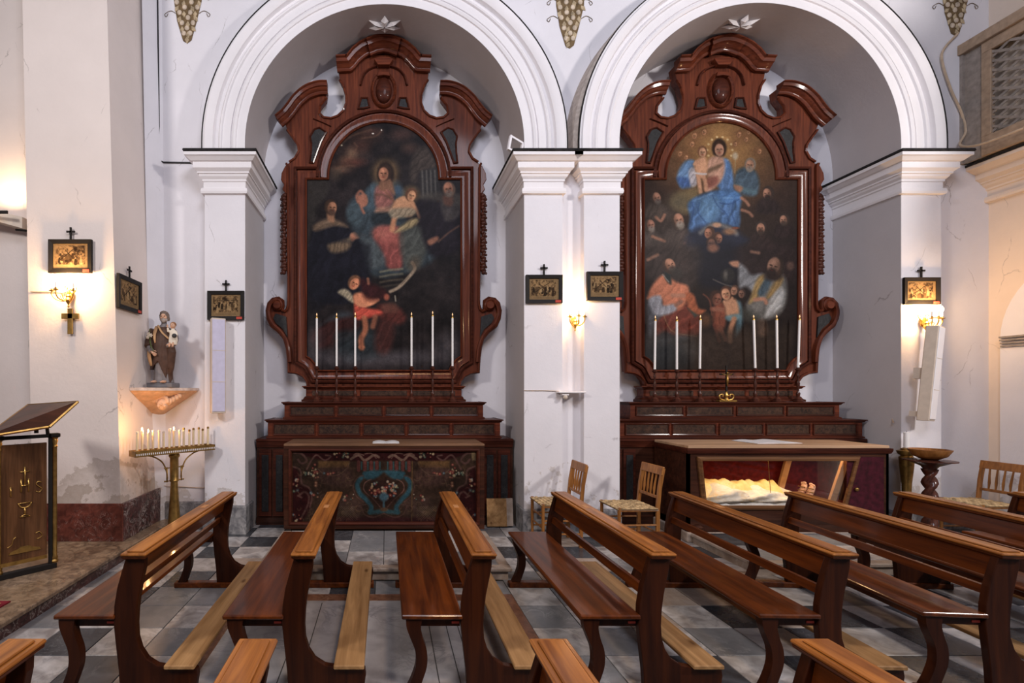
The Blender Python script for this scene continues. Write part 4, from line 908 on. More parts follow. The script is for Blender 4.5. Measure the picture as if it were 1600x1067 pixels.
    b = MB(O); b.sweep([(cx-1.0, 6.34), (cx-1.0, 6.18), (cx+1.0, 6.18), (cx+1.0, 6.34)], [(0,1.515),(.05,1.515),(.05,1.54),(.03,1.55),(.015,1.58),(0,1.585)], lambda q, z: (q.x, q.y, z)); b.obj('predella_base', 'ret_d', e, auto=True)
    for x0, x1 in ((-.92,-.36),(-.30,.30),(.36,.92)):
        b = MB(O); b.box(cx+x0, cx+x1, 6.172, 6.19, 1.59, 1.655, .004); b.obj('inlay_panel', 'burl', e)
    return e
LX, RX = (599.5-VX)*DR/F, (1125-VX)*DR/F
altarpiece(LX, 599.5, 'carved walnut altarpiece in the left recess holding the darker, browner painting', PL, 'dark oil painting of a woman with a child, saints and a small winged angel', 0)
altarpiece(RX, 1125, 'carved walnut altarpiece in the right recess holding the painting with a blue mantle', PR_, 'oil painting of a woman in blue with a child above a crowd of friars and two bishops', 0)

def gradine(cx, x0, x1, y0, y1, z0, z1, n, label, group):
    e = empty('altar_shelf', (cx, y0, z0), label, 'altar shelf', group); O = e.location
    path = [(cx+x0, y1), (cx+x0, y0), (cx+x1, y0), (cx+x1, y1)]
    b = MB(O); b.box(cx+x0, cx+x1, y0, y1, z0, z1); b.obj('body', 'retH', e)
    b = MB(O); b.sweep(path, [(0, z1-.035), (.012, z1-.032), (.025, z1-.012), (.035, z1-.010), (.035, z1+.002), (0, z1+.003)], lambda q, z: (q.x, q.y, z)); b.obj('top_moulding', 'ret_d', e, auto=True)
    b = MB(O); b.sweep(path, [(0, z0), (.018, z0), (.018, z0+.018), (0, z0+.028)], lambda q, z: (q.x, q.y, z)); b.obj('base_moulding', 'ret_d', e, auto=True)
    w = (x1-x0-.10)/n
    for k in range(n):
        a = cx+x0+.05+w*k+.03; c = a+w-.06
        b = MB(O); b.box(a, c, y0-.004, y0+.01, z0+.055, z1-.06, .003); b.obj('inlay_panel', 'burl', e)
        b = MB(O); b.sweep([(a, z0+.055), (c, z0+.055), (c, z1-.06), (a, z1-.06)], [(0,0),(.0,.012),(.012,.016),(.016,0)], lambda q, h: (q.x, y0-h, q.y), closed=True); b.obj('panel_bead', 'ret_d', e)
    return e
gradine(LX, -1.245, 1.25, 6.03, 6.36, 1.30, 1.51, 4, 'upper walnut shelf of the left altar carrying six candles', 'stepped altar shelves')
gradine(LX, -1.43, 1.44, 5.93, 6.36, 1.068, 1.297, 5, 'lower and wider walnut shelf of the left altar', 'stepped altar shelves')
gradine(RX, -1.245, 1.38, 6.03, 6.36, 1.30, 1.51, 4, 'upper walnut shelf of the right altar carrying candles and a small crucifix', 'stepped altar shelves')
gradine(RX, -1.43, 1.57, 5.93, 6.36, 1.068, 1.297, 5, 'lower and wider walnut shelf of the right altar', 'stepped altar shelves')

def cabinet(x0, x1, label):
    cx = (x0+x1)/2; e = empty('altar_cabinet', (cx, 5.86, 0), label, 'cabinet', 'walnut cabinets behind the altars'); O = e.location
    b = MB(O); b.box(x0, x1, 5.95, 6.38, 0.0, 1.03); b.obj('body', 'case', e)
    b = MB(O); b.box(x0, x1, 5.905, 6.38, 1.03, 1.062, .006); b.obj('worktop', 'ret_d', e)
    b = MB(O); b.sweep([(x0, 5.95), (x1, 5.95)], [(0,.95),(.012,.955),(.02,.985),(.045,1.03),(0,1.03)], lambda q, z: (q.x, q.y, z)); b.obj('top_moulding', 'ret_d', e, auto=True)
    for a, c in ((x0+.03, x0+.36), (x1-.36, x1-.03)):
        for u, v in ((a, a+.155), (a+.175, c)):
            b = MB(O); b.box(u, v, 5.932, 5.955, .10, .93, .004); b.obj('stile_panel', 'ret_d', e)
            b = MB(O); b.box(u+.035, v-.035, 5.925, 5.935, .16, .86, .004); b.obj('inset_panel', 'ebony', e)
    b = MB(O); b.box(x0, x1, 5.92, 5.955, 0, .09); b.obj('base_board', 'case', e)
cabinet(-1.60, 1.57, 'dark walnut cabinet filling the left recess behind the altar table')
cabinet(2.73, 5.93, 'dark walnut cabinet filling the right recess behind the glass case altar')

# altar table with painted front
AX0, AX1, AY, AZ = -1.14, 1.10, 5.36, .11
e = empty('altar_table', (-.02, AY, AZ), 'altar table with painted floral front panel and worn top before the left altarpiece', 'altar'); O = e.location
b = MB(O); b.box(AX0+.03, AX1-.03, AY+.04, 5.84, AZ, 1.035); b.obj('body', 'case', e)
b = MB(O); b.box(AX0, AX1, AY-.01, 5.90, 1.035, 1.062, .005); b.obj('table_top', 'table_top', e)
b = MB(O); b.box(AX0, AX1, AY-.003, AY+.05, 1.005, 1.035); b.box(AX0, AX0+.055, AY, AY+.05, AZ, 1.005); b.box(AX1-.055, AX1, AY, AY+.05, AZ, 1.005); b.box(AX0+.055, AX1-.055, AY, AY+.05, AZ, AZ+.045); b.obj('outer_frame', 'case', e)
fx0, fx1, fz0, fz1 = AX0+.055, AX1-.055, AZ+.045, 1.005
b = MB(O); b.sweep([(fx0, fz0), (fx1, fz0), (fx1, fz1), (fx0, fz1)], [(0,-.03),(0,.012),(-.014,.018),(-.03,.004),(-.034,-.03)], lambda q, h: (q.x, AY-h, q.y), closed=True); b.obj('inner_frame', 'ret_d', e, auto=True)
mpp = (fx1-fx0-.04)/(PF.x1-PF.x0)
o = PF.mesh('painted_front', M['print'], fx0+.02-O.x, fz1-.01-O.z, mpp, .022, None, .62, e, 'painted floral cloth front with a blue vase cartouche')
def sheet(c, w, d, rz, label, fold=True):
    e = MB(c)
    n = 6
    for s in (-1, 1):
        P = []
        for i in range(n+1):
            t = i/n; P.append((s*t*w/2, (.012*math.sin(t*PI)) if fold else 0))
        vs = [Vector((x, y, z+.002)) for y in (-d/2, d/2) for x, z in P]+[Vector((x, y, -.001)) for y in (-d/2, d/2) for x, z in P]
        R_ = Matrix.Rotation(rz, 3, 'Z'); vs = [R_ @ v+Vector(c) for v in vs]
        m = n+1; fs = [(i, i+1, m+i+1, m+i) for i in range(n)]+[(2*m+i, 3*m+i, 3*m+i+1, 2*m+i+1) for i in range(n)]+[(i, 2*m+i, 2*m+i+1, i+1) for i in range(n)]+[(m+i, m+i+1, 3*m+i+1, 3*m+i) for i in range(n)]
        e.add(vs, fs)
    return e
b = sheet((0.0, 5.50, 1.063), .30, .21, 0, ''); o = b.obj('open_booklet', 'paper', loc=(0.0, 5.50, 1.063)); tag(o, 'small white open leaflet lying on the left altar table', 'paper')

# glass case altar
M['gf'] = wood('tarnished_gilt_frame', (.07,.03,.012), (.22,.10,.04), 0, .35, 1, .2, jit=False)
M['gp'] = plain('gilt_post', (.62,.34,.16), .5, .2)
GX0, GX1, GY0, GY1, GZ = 3.30, 5.50, 5.24, 5.90, 1.055
e = empty('glass_case_altar', (4.4, GY0, 0), 'glass-fronted walnut altar case with a lit interior before the right altarpiece', 'altar'); O = e.location
b = MB(O); b.box(GX0, GX1, GY0, GY1, GZ-.03, GZ, .004); b.obj('table_top', 'light_top', e, label='pale wooden top')
b = MB(O); b.box(GX0, GX0+.03, GY0+.01, GY1, .12, GZ-.03); b.obj('side_panel', 'case', e); b = MB(O); b.box(GX1-.03, GX1, GY0+.01, GY1, .12, GZ-.03); b.obj('side_panel', 'case', e)
b = MB(O); b.box(GX0+.03, GX1-.03, GY1-.10, GY1, .12, GZ-.03); b.obj('back_panel', 'redcloth', e, label='crimson lining')
b = MB(O); b.box(GX0+.03, GX1-.03, GY0+.02, GY1-.03, GZ-.06, GZ-.03); b.obj('inner_ceiling', 'redcloth', e)
b = MB(O); b.box(GX0, GX1, GY0, GY1, .11, .19); b.obj('plinth', 'case', e)
b = MB(O); b.box(GX0-.02, GX1+.02, GY0-.02, GY1, .0, .11, .01); b.obj('base', 't_tan', e)
b = MB(O)
for x in (GX0+.10, GX1-.10): b.lathe([(.035,.11),(.05,.13),(.05,.17),(.03,.19)], (x, GY0-.01, 0), 12)
b.obj('bun_foot', 'case', e)
# front frame: trapezoid opening, wider at the top
fz0, fz1 = .36, .93; tl, tr, bl_, br = GX0+.10, GX1-.33, GX0+.16, GX1-.48
out = [(GX0, .19), (GX1, .19), (GX1, GZ-.03), (GX0, GZ-.03)]; inn = [(bl_, fz0), (br, fz0), (tr, fz1), (tl, fz1)]
b = MB(O)
for i in range(4):
    j = (i+1) % 4; q = [out[i], out[j], inn[j], inn[i]]; b.quadbox([(x, GY0+.01, z) for x, z in q], [(x, GY0+.04, z) for x, z in q])
b.obj('front_frame', 'case', e)
b = MB(O); b.sweep(inn, [(-.04,0),(-.04,.03),(-.02,.036),(.004,.02),(.006,-.02)], lambda q, h: (q.x, GY0+.012-h, q.y), closed=True); b.obj('gilt_window_frame', 'gf', e, auto=True, label='reddish moulded window frame')
b = MB(O); b.sweep([(GX0, GY1), (GX0, GY0), (GX1, GY0), (GX1, GY1)], [(0,.965),(.01,.97),(.02,1.0),(.02,1.025),(0,1.025)], lambda q, z: (q.x, q.y, z)); b.obj('top_moulding', 'ret_d', e, auto=True)
b = MB(O); b.quadbox([(x, GY0+.022, z) for x, z in inn], [(x, GY0+.026, z) for x, z in inn]); b.obj('glass_pane', 'glass', e, label='clear glass pane')
b = MB(O); b.box(GX1-.46, GX1-.06, GY0+.004, GY0+.012, .22, .93); b.obj('side_cloth', plain('dark_crimson_cloth', (.045,.004,.010), .8, var=.5), e, label='crimson cloth panel')
b = MB(O); b.box(GX0+.03, GX1-.03, GY0+.05, GY1-.03, .19, .34); b.obj('inner_floor', 'redcloth', e)
b = MB(O); b.lathe([(.0,0),(.022,.0),(.028,.012),(.02,.03),(0,.035)], (0,0,0), 12); k_ = b; 
for q in (br+.13,): 
    b = MB(O); b.sph((q-.02, GY0-.012, .58), (.022,.016,.022), 10, 7); b.obj('knob', 'gold_d', e, smooth=True)
for a, c in (((4.62, .34), (4.78, .93)), ((4.93, .34), (5.13, .93))):
    b = MB(O); yy = 5.70 if a[0] < 4.8 else 5.36; b.quadbox([(a[0], yy, a[1]), (a[0]+.07, yy, a[1]), (a[0]+.07, yy+.03, a[1]), (a[0], yy+.03, a[1])], [(c[0], yy, c[1]), (c[0]+.07, yy, c[1]), (c[0]+.07, yy+.03, c[1]), (c[0], yy+.03, c[1])]); b.obj('inner_post', 'gp', e)
b = MB(O); b.tube([(4.25, GY0+.10, .92), (4.28, GY0+.10, .50)], .003, 6); b.obj('inner_rod', 'gold_d', e)
for x in (3.8, 4.5, 5.0):
    l = bpy.data.lights.new('case_lamp', 'AREA'); l.energy = 3.0; l.shape = 'RECTANGLE'; l.size = .7; l.size_y = .05; l.color = (1.0, .66, .32)
    o = bpy.data.objects.new('case_lamp', l); COL.objects.link(o); o.location = (x, GY0+.12, .975); o.rotation_euler = (-.35, 0, 0); o.parent = None
# the robed effigy lying in the case
def effigy():
    e2 = empty('reclining_effigy', (4.2, 5.55, .345), 'reclining robed effigy in white and gold inside the lit glass case', 'statue'); O = e2.location
    prof = [(3.50,.10,.08,.42),(3.58,.17,.12,.44),(3.66,.23,.16,.45),(3.75,.26,.19,.45),(3.9,.25,.21,.46),(4.05,.24,.20,.45),(4.2,.23,.19,.44),(4.35,.22,.17,.43),(4.5,.20,.15,.42),(4.62,.17,.13,.41),(4.72,.13,.10,.40)]
    R = random.Random(2); nseg = 28; b = MB(O); rings = catmull([(p[0], p[1], p[2]) for p in prof], 5); vs = []; fs = []
    for i, r in enumerate(rings):
        for k in range(nseg):
            a = 2*PI*k/nseg; fold = 1+.10*math.sin(a*7+r.x*9+1.5*math.sin(r.x*6))+.05*math.sin(a*13-r.x*21)
            y = 5.56+r.y*math.cos(a)*fold; z = .345+r.z*.95*(.52+.5*math.sin(a))*(fold if math.sin(a) > 0 else 1)+.02
            z += .03*math.sin(r.x*14+math.cos(a)*3)*max(0, math.sin(a)); vs.append((r.x, y, max(.346, z)))
    for i in range(len(rings)-1):
        for k in range(nseg): fs.append((i*nseg+k, i*nseg+(k+1)%nseg, (i+1)*nseg+(k+1)%nseg, (i+1)*nseg+k))
    fs.append(tuple(range(nseg))); fs.append(tuple((len(rings)-1)*nseg+k for k in reversed(range(nseg)))); b.add(vs, fs)
    mr = marble('effigy_robe', (.62,.56,.46), (.70,.42,.10), 5, .6, .10, (.80,.74,.64), False); b.obj('robe', mr, e2, smooth=True)
    # gold mantle laid over, white cloth spilling in front
    b = MB(O); vs = []; fs = []; nx, ny = 40, 10
    for i in range(nx+1):
        for j in range(ny+1):
            u, v = i/nx, j/ny; x = 3.52+.98*u; y = 5.38+.22*v+.03*math.sin(u*9); z = .50+.13*math.sin(v*PI*.75)*(1-.25*u)+.015*math.sin(u*40+v*6)+.012*math.sin(u*23-v*9)-(.09*(1-v)**2)
            vs.append((x, y, z+.012))
    for i in range(nx):
        for j in range(ny): fs.append((i*(ny+1)+j, (i+1)*(ny+1)+j, (i+1)*(ny+1)+j+1, i*(ny+1)+j+1))
    b.add(vs, fs); mm = marble('effigy_gold_cloth', (.70,.48,.16), (.82,.70,.44), 6, .5, .12, (.80,.60,.26), False); b.obj('mantle', mm, e2, smooth=True)
    b = MB(O); vs = []; fs = []
    for i in range(nx+1):
        for j in range(ny+1):
            u, v = i/nx, j/ny; x = 3.44+1.20*u; y = 5.30+.10*v+.012*math.sin(u*31+v*5); z = .348+.10*v*(1-.4*u)+.012*math.sin(u*44+v*4)
            vs.append((x, y, z))
    for i in range(nx):
        for j in range(ny): fs.append((i*(ny+1)+j, (i+1)*(ny+1)+j, (i+1)*(ny+1)+j+1, i*(ny+1)+j+1))
    b.add(vs, fs); b.obj('sheet', marble('effigy_sheet', (.62,.60,.56), (.45,.42,.38), 9, .6, .06, (.74,.72,.70), False), e2, smooth=True)
    skin = plain('wax_skin', (.62,.36,.24), .45)
    for s in (-1, 1):
        b = MB(O); yb = 5.52+s*.055; b.tube([(4.68, yb, .43), (4.76, yb, .44), (4.80, yb, .45)], [.045,.04,.036], 10)
        b.tube([(4.79, yb, .42), (4.82, yb, .47), (4.85, yb-.005*s, .53), (4.86, yb, .57), (4.865, yb, .585)], [.034,.036,.036,.030,.016], 10, .75)
        for t in range(5): b.sph((4.852, yb+(t-2)*.0135, .588-.004*abs(t-(1 if s > 0 else 3))), (.010,.0075,.016), 6, 5)
        b.obj('foot', skin, e2, smooth=True)
        b = MB(O)
        for z in (.46, .50, .54): b.tube([(4.835, yb-.042, z), (4.80+.07*(z-.44), yb-.02, z+.004), (4.80+.07*(z-.44), yb+.02, z+.004), (4.835, yb+.042, z)], .006, 5)
        b.obj('sandal_strap', 'gold', e2)
    b = MB(O); b.sph((3.47, 5.58, .46), (.085,.075,.095), 14, 10); b.sph((3.465, 5.505, .462), (.014,.018,.014), 6, 5); b.sph((3.55,5.58,.44), (.05,.05,.05), 8, 6); b.obj('head', skin, e2, smooth=True)
    b = MB(O); b.sph((3.455, 5.60, .475), (.09,.08,.10), 12, 8); b.obj('hair', plain('effigy_hair', (.10,.05,.025), .7), e2, smooth=True)
    b = MB(O); b.sph((3.48, 5.60, .385), (.11,.17,.05), 14, 8); b.obj('pillow', 'redcloth', e2, smooth=True)
effigy()
b = sheet((4.45, 5.62, GZ+.001), .56, .36, .1, ''); o = b.obj('open_sheets', 'paper', loc=(4.45, 5.62, GZ+.001)); tag(o, 'large white open sheets lying on the glass case altar', 'paper')

# ------------------------------------------------------------------ altar candles
CS = [(.052,0),(.055,.008),(.045,.014),(.047,.022),(.030,.032),(.016,.042),(.022,.055),(.024,.068),(.013,.080),(.010,.10),(.017,.125),(.020,.145),(.012,.165),(.009,.185),(.015,.20),(.017,.21),(.010,.222),(.013,.24)]
def candlestick(x, y, z, h, ch, lean, label, clabel, grp):
    e = empty('candlestick', (x, y, z), label, 'candlestick', grp); s = h/.27; O = Vector((0,0,0))
    b = MB(); b.lathe([(r, q*s) for r, q in CS[:6]], n=14); b.obj('foot', 'turned', e, auto=True)
    b = MB(); b.lathe([(r, q*s) for r, q in CS[5:]], n=14); b.obj('stem', 'turned', e, auto=True)
    b = MB(); b.lathe([(.012,.24*s),(.030,.25*s),(.033,.258*s),(.018,.262*s),(.018,.27*s)], n=14); b.obj('drip_pan', 'turned', e, auto=True)
    c = empty('altar_candle', (x, y, z+h), clabel, 'candle', grp+' with tall white candles'); c.rotation_euler = (0, lean, 0)
    b = MB(); b.lathe([(.0135,0),(.0135,ch)], n=12); b.obj('wax', 'wax', c, auto=True)
    b = MB(); b.lathe([(.015,ch-.002),(.015,ch+.012),(.010,ch+.020),(.006,ch+.030)], n=10); b.obj('brass_cap', 'gold', c, auto=True)
    b = MB(); b.lathe([(.005,ch+.030),(.008,ch+.042),(.005,ch+.056),(.001,ch+.066)], n=8); b.obj('lamp_tip', 'led', c, smooth=True)
ORD = ('leftmost', 'second from the left', 'third from the left', 'third from the right', 'second from the right', 'rightmost')
for side, xs, ty, zt in (('left', (495, 526, 555, 643, 676, 707), (572, 572, 572, 572, 572, 572), 0), ('right', (1023, 1057.5, 1093.5, 1180, 1214.5, 1247), (577, 577, 576, 575, 575, 574), 1)):
    for i, px in enumerate(xs):
        d = 6.075; x = (px-VX)*d/F; y_ = ty[i]; top = (497, 497, 496, 496, 494, 497)[i] if side == 'left' else (501, 502, 500, 500, 500, 500)[i]
        zb = 1.512; h = H-(y_-VY)*d/F-zb; ch = (y_-top)*d/F
        lean = 0 if side == 'left' else (.012, .0, .012, -.03, -.012, .03)[i]
        candlestick(x, d, zb, h, ch, lean, 'turned dark candlestick on the %s altar, %s of its six' % (side, ORD[i]), 'tall white candle on the %s altar, %s of its six' % (side, ORD[i]), 'candlesticks of the %s altar' % side)
# small altar crucifix on the right altar
c = at(1135, 622, 6.06); c.z = 1.514; e = empty('altar_crucifix', c, 'small dark crucifix on a scrolled gold foot on the right altar shelf', 'crucifix')
b = MB(); b.box(-.11, .11, -.04, .04, 0, .022, .004); b.obj('gold_base', 'gold_d', e)
for s in (-1, 1):
    b = MB(); b.tube(catmull([(s*.02, 0, .02), (s*.08, 0, .04), (s*.085, 0, .085), (s*.05, 0, .095), (s*.045, 0, .065)], 5), .011, 6); b.obj('gold_scroll', 'gold', e, smooth=True)
b = MB(); b.lathe([(.03,.02),(.016,.05),(.026,.08),(.012,.11),(.015,.13)], n=12); b.obj('gold_stem', 'gold', e, auto=True)
b = MB(); b.box(-.010, .010, -.008, .008, .12, .46, .002); b.box(-.085, .085, -.008, .008, .34, .36, .002); b.obj('cross', 'black', e)
b = MB(); b.tube([(0,-.016,.35),(0,-.018,.27),(0,-.016,.20)], [.012,.014,.008], 8); b.tube([(-.065,-.012,.355),(0,-.014,.335),(.065,-.012,.355)], .005, 6); b.sph((0,-.018,.365), .012); b.obj('figure', 'gold_d', e, smooth=True)

# ------------------------------------------------------------------ pictures of the stations, with small crosses
PRN = []
for k in range(6):
    NZ = np.zeros((1,1)); p = Paint(0, 0, 100, 74, 1.6, (150, 118, 74)); R = random.Random(20+k)
    n = p.noise(16, 50+k); n2 = p.noise(5, 70+k); p.a[6*1:, :] = p.a[6:, :]
    sl = (slice(8, int(60*1.6)), slice(10, int(92*1.6))); dark = np.clip((n[sl]*.9+n2[sl]*.9-.75)*2.1, 0, 1)[..., None]
    p.a[sl] = np.array((168, 130, 78))*(1-dark)+np.array((52, 36, 22))*dark
    for i in range(16):
        x, y, r = R.uniform(14, 86), R.uniform(26, 46), R.uniform(3, 5); c = R.choice([(60,42,26),(96,72,44),(40,30,20),(186,150,96)])
        p.poly([(x-r, y+14), (x-r*.8, y), (x, y-3), (x+r*.8, y), (x+r, y+14)], c, .6, .85); p.ell(x, y-5, 2.2, 2.6, (176, 138, 90), .3, .9)
    if k == 2:
        for x in (28, 52, 74): p.line([(x, 12), (x, 44)], 1.6, (44, 32, 20), .95, .4, sm=False); p.line([(x-7, 20), (x+7, 20)], 1.6, (44, 32, 20), .95, .4, sm=False)
    else: p.line([(20, 46), (60+R.uniform(-10, 10), 14)], 2.2, (46, 32, 20), .9, .5, sm=False); p.line([(34, 18), (56, 40)], 2.2, (46, 32, 20), .8, .5, sm=False)
    for y in (64, 68): p.line([(16, y), (84, y)], .7, (70, 52, 32), .6, .3, sm=False)
    p.line([(0, 0), (100, 0), (100, 74), (0, 74), (0, 0)], 2.5, (176, 140, 84), .9, .5, sm=False); PRN.append(p)
def picture(k, c, w, h, rz, label):
    e = empty('framed_print', c, label, 'picture', 'small black-framed prints with crosses', rz); hw, hh = w/2, h/2; fr = .042
    b = MB()
    for i in range(4):
        o_ = [(-hw,-hh),(hw,-hh),(hw,hh),(-hw,hh)]; n_ = [(-hw+fr,-hh+fr),(hw-fr,-hh+fr),(hw-fr,hh-fr),(-hw+fr,hh-fr)]; j = (i+1) % 4
        q = [o_[i], o_[j], n_[j], n_[i]]; dy = (-.028,-.028,-.020,-.020)
        b.quadbox([(x, d, z) for (x, z), d in zip(q, dy)], [(x, 0, z) for x, z in q])
    b.obj('frame', 'black', e)
    b = MB(); b.box(-hw+fr-.004, hw-fr+.004, -.006, 0, -hh+fr-.004, hh-fr+.004); b.obj('mount', 'black', e)
    m = (w-2*fr)/100; PRN[k].mesh('print', M['print'], -hw+fr, hh-fr, m, -.009, lambda gx, gy: gy*m < h-2*fr, .72, e, 'sepia engraved scene')
    b = MB(); b.box(-.009, .009, -.016, -.004, hh, hh+.125); b.box(-.042, .042, -.016, -.004, hh+.072, hh+.090); b.obj('small_cross', 'black', e)
    b = MB(); b.box(hw-.085, hw-.02, -.0305, -.027, -hh+.006, -hh+.034); b.obj('number_tag', 'tag', e, label='small red and white tag')
    return e
def pf(px0, px1, py0, py1, d): c = at((px0+px1)/2, (py0+py1)/2, d); return c, (px1-px0)*d/F, (py1-py0)*d/F
for k, (a, lab) in enumerate((((78,145,375,427,4.88), 'framed print above the brass wall lamp on the broad left pilaster'), (None, 'framed print seen at an angle on the side of the left pilaster'), ((325,382,455,500,5.54), 'framed print on the pilaster above the narrow loudspeaker at the left'),
      ((821,878,430,474,5.54), 'framed print on the middle pilaster right of the left altar'), ((916,972,425,470,5.54), 'framed print on the middle pilaster left of the right altar'), ((1410,1466,434,476,5.54), 'framed print above the wall lamp on the right pilaster'))):
    if a: c, w, h = pf(*a); picture(k, c, w, h, 0, lab)
    else: picture(k, (-2.745, 5.12, 2.68), .46, .35, PI/2, lab)

# ------------------------------------------------------------------ brass wall lamps
def sconce(c, arms, label, power, cross=False, rz=0):
    e = empty('wall_lamp', c, label, 'wall lamp', 'brass candle wall lamps', rz)
    b = MB(); b.sph((0,-.012,0), (.035,.014,.06), 12, 8); b.sph((0,-.03,-.02), (.022,.022,.03), 10, 7); b.obj('back_plate', 'gold', e, smooth=True)
    b = MB(); b.lathe([(.002,-.14),(.010,-.125),(.006,-.11),(.022,-.08),(.032,-.06),(.020,-.035),(.026,-.02),(.012,0),(.016,.02),(.006,.045),(.001,.06)], (0,-.05,0), 12); b.obj('boss', 'gold', e, auto=True)
    for k, (dx, dy) in enumerate(arms):
        z0 = -.03; b = MB(); b.tube(catmull([(0,-.05,-.05),(dx*.35,-.05+dy*.35,-.075),(dx*.75,-.05+dy*.8,-.06),(dx,-.05+dy,-.02),(dx,-.05+dy,.012)], 5), .0065, 7)
        b.tube(catmull([(dx*.3,-.05+dy*.3,-.07),(dx*.5,-.05+dy*.5,-.03),(dx*.35,-.05+dy*.4,-.01),(dx*.28,-.05+dy*.3,-.03)], 4), .004, 5)
        arm = b.obj('arm', 'gold', e, smooth=True); p = (dx, -.05+dy, .012)
        b = MB(); b.lathe([(.004,0),(.022,.006),(.028,.014),(.010,.018),(.012,.03)], p, 12); b.obj('cup', 'gold', arm, auto=True)
        b = MB(); b.lathe([(.0085,.03),(.0085,.085)], p, 10); b.obj('candle_tube', 'wax', arm, auto=True)
        b = MB(); b.lathe([(.006,.085),(.013,.105),(.011,.125),(.002,.150)], p, 10); b.obj('bulb', 'bulb', arm, smooth=True)
    for s in (-1, 1):
        b = MB(); b.tube(catmull([(s*.005,-.02,0),(s*.05,-.025,.03),(s*.06,-.02,.075),(s*.03,-.02,.08),(s*.035,-.02,.05)], 5), .006, 6); b.obj('leaf_scroll', 'gold', e, smooth=True)
    if cross:
        b = MB(); b.box(-.026, .026, -.03, -.012, -.40, -.14, .003); b.box(-.088, .088, -.03, -.012, -.245, -.19, .003); b.obj('hanging_cross', 'gold_d', e, label='plain brass cross')
    l = bpy.data.lights.new('lamp_glow', 'POINT'); l.energy = power; l.color = (1.0, .60, .27); l.shadow_soft_size = .05
    o = bpy.data.objects.new('lamp_glow', l); COL.objects.link(o); o.parent = e; o.location = (0, -.11, .13)
sconce(at(112, 461, 4.89), [(-.125,-.06),(-.045,-.12),(.095,-.07)], 'brass candle wall lamp with a hanging cross on the broad left pilaster', 38, True)
sconce(at(896, 500, 5.65), [(-.085,-.06),(0,-.11),(.085,-.06)], 'brass candle wall lamp between the two middle framed prints', 25)
sconce(at(1440, 503, 5.54), [(-.05,-.10),(.10,-.07),(.0,-.12)], 'brass candle wall lamp above the tilted loudspeaker at the right', 36)
cable([at(48, 455.5, 4.885), at(88, 455.5, 4.885), at(104, 457, 4.885)], .006, 'cream', 'thin conduit running left from the lamp on the broad pilaster')
cable([at(819, 610, 5.54), at(850, 610, 5.54), at(872, 611, 5.54), at(885, 618, 5.5)], .0035, 'cable_w', 'thin pale wire across the middle pilaster at the small shelf')

# small shelf on the middle pier
c = at(892, 613, 5.50); e = empty('wall_shelf', c, 'small white shelf bracket with a knob on the middle pilaster', 'shelf')
b = MB(); b.box(-.155, .155, -.05, .14, -.008, .012, .004); b.obj('board', 'trim', e); b = MB(); b.box(-.11, -.03, -.03, .04, -.035, -.008, .004); b.obj('bracket', 'trim', e)
b = MB(); b.sph((-.07, -.02, -.055), .026, 12, 8); b.obj('knob', 'cream', e, smooth=True)

# column loudspeakers
def speaker(c, w, h, dpt, rz, label, tilt=0):
    e = empty('column_loudspeaker', c, label, 'loudspeaker', None, rz); e.rotation_euler = (tilt, 0, rz)
    b = MB(); b.box(-w/2, w/2, -dpt, 0, 0, h, .006); b.obj('cabinet', 'cream', e)
    b = MB(); b.box(-w/2+.008, w/2-.008, -dpt-.008, -dpt+.002, .02, h-.015, .004); b.obj('front_grille', 'lav', e)
    for z in (h*.33, h*.66):
        b = MB(); b.box(-w/2+.012, w/2-.012, -dpt-.010, -dpt-.006, z-.003, z+.003); b.obj('seam', 'cream', e)
    b = MB(); b.box(-w*.3, w*.3, -.03, .07, h*.5-.06, h*.5+.06); b.obj('wall_bracket', 'cream', e)
    b = MB(); b.box(-w*.3, w*.3, -.03, .07, .04, .10); b.obj('wall_bracket', 'cream', e)
    return e
speaker((-1.925, 5.475, 1.40), .155, 1.07, .10, .50, 'lavender-fronted narrow loudspeaker on the pilaster beside the left altar')
s2_ = speaker((6.03, 5.43, 1.32), .20, 1.06, .10, .50, 'tilted white narrow loudspeaker on the right pilaster below the lamp'); s2_.rotation_euler = (.06, .05, .50)
for o in list(s2_.children):
    if o.name.startswith('front_grille'): o.data = o.data.copy(); o.data.materials[0] = M['trim']
# small white frame on left edge of the middle capital, cable box
c = at(806, 222, 5.70); e = empty('small_white_frame', (1.47, 5.50, 4.372), 'small white empty frame standing on the middle capital', 'frame')
b = MB(); t_ = .2
for x0, x1, z0, z1 in ((-.10,.10,0,.025),(-.10,.10,.165,.19),(-.10,-.075,.025,.165),(.075,.10,.025,.165)): b.box(x0, x1, -.015, .015, z0, z1)
b.obj('frame_bars', 'trim', e); e.rotation_euler = (-.1, .28, .4)

# ------------------------------------------------------------------ statue on its corner bracket
e = empty('corner_bracket', (-2.72, 5.70, 1.66), 'plaster corner bracket with a carved cherub head under the statue', 'bracket'); O = e.location
arc = [(-2.735, 5.06)]+[(-2.735+.60*math.sin(a)+.0, 5.745-.685*math.cos(a)**1.0) for a in [PI/2*i/12 for i in range(1, 12)]]+[(-2.15, 5.745)]
sh = [(-2.735, 5.12), (-2.60, 5.20), (-2.45, 5.34), (-2.33, 5.50), (-2.245, 5.66), (-2.24, 5.745), (-2.735, 5.745)]
b = MB(O); b.prism(sh, 1.655, 1.688, 'XY'); b.obj('shelf', 'shelf', e)
b = MB(O); up = [(x*.97-2.735*.03, y*.97+5.745*.03) for x, y in sh]
def sc(k): return [(-2.735+(x+2.735)*k, 5.745+(y-5.745)*k) for x, y in up]
lv = [(1.655, 1.0), (1.63, .95), (1.56, .74), (1.49, .52), (1.43, .34), (1.37, .16), (1.32, .03)]
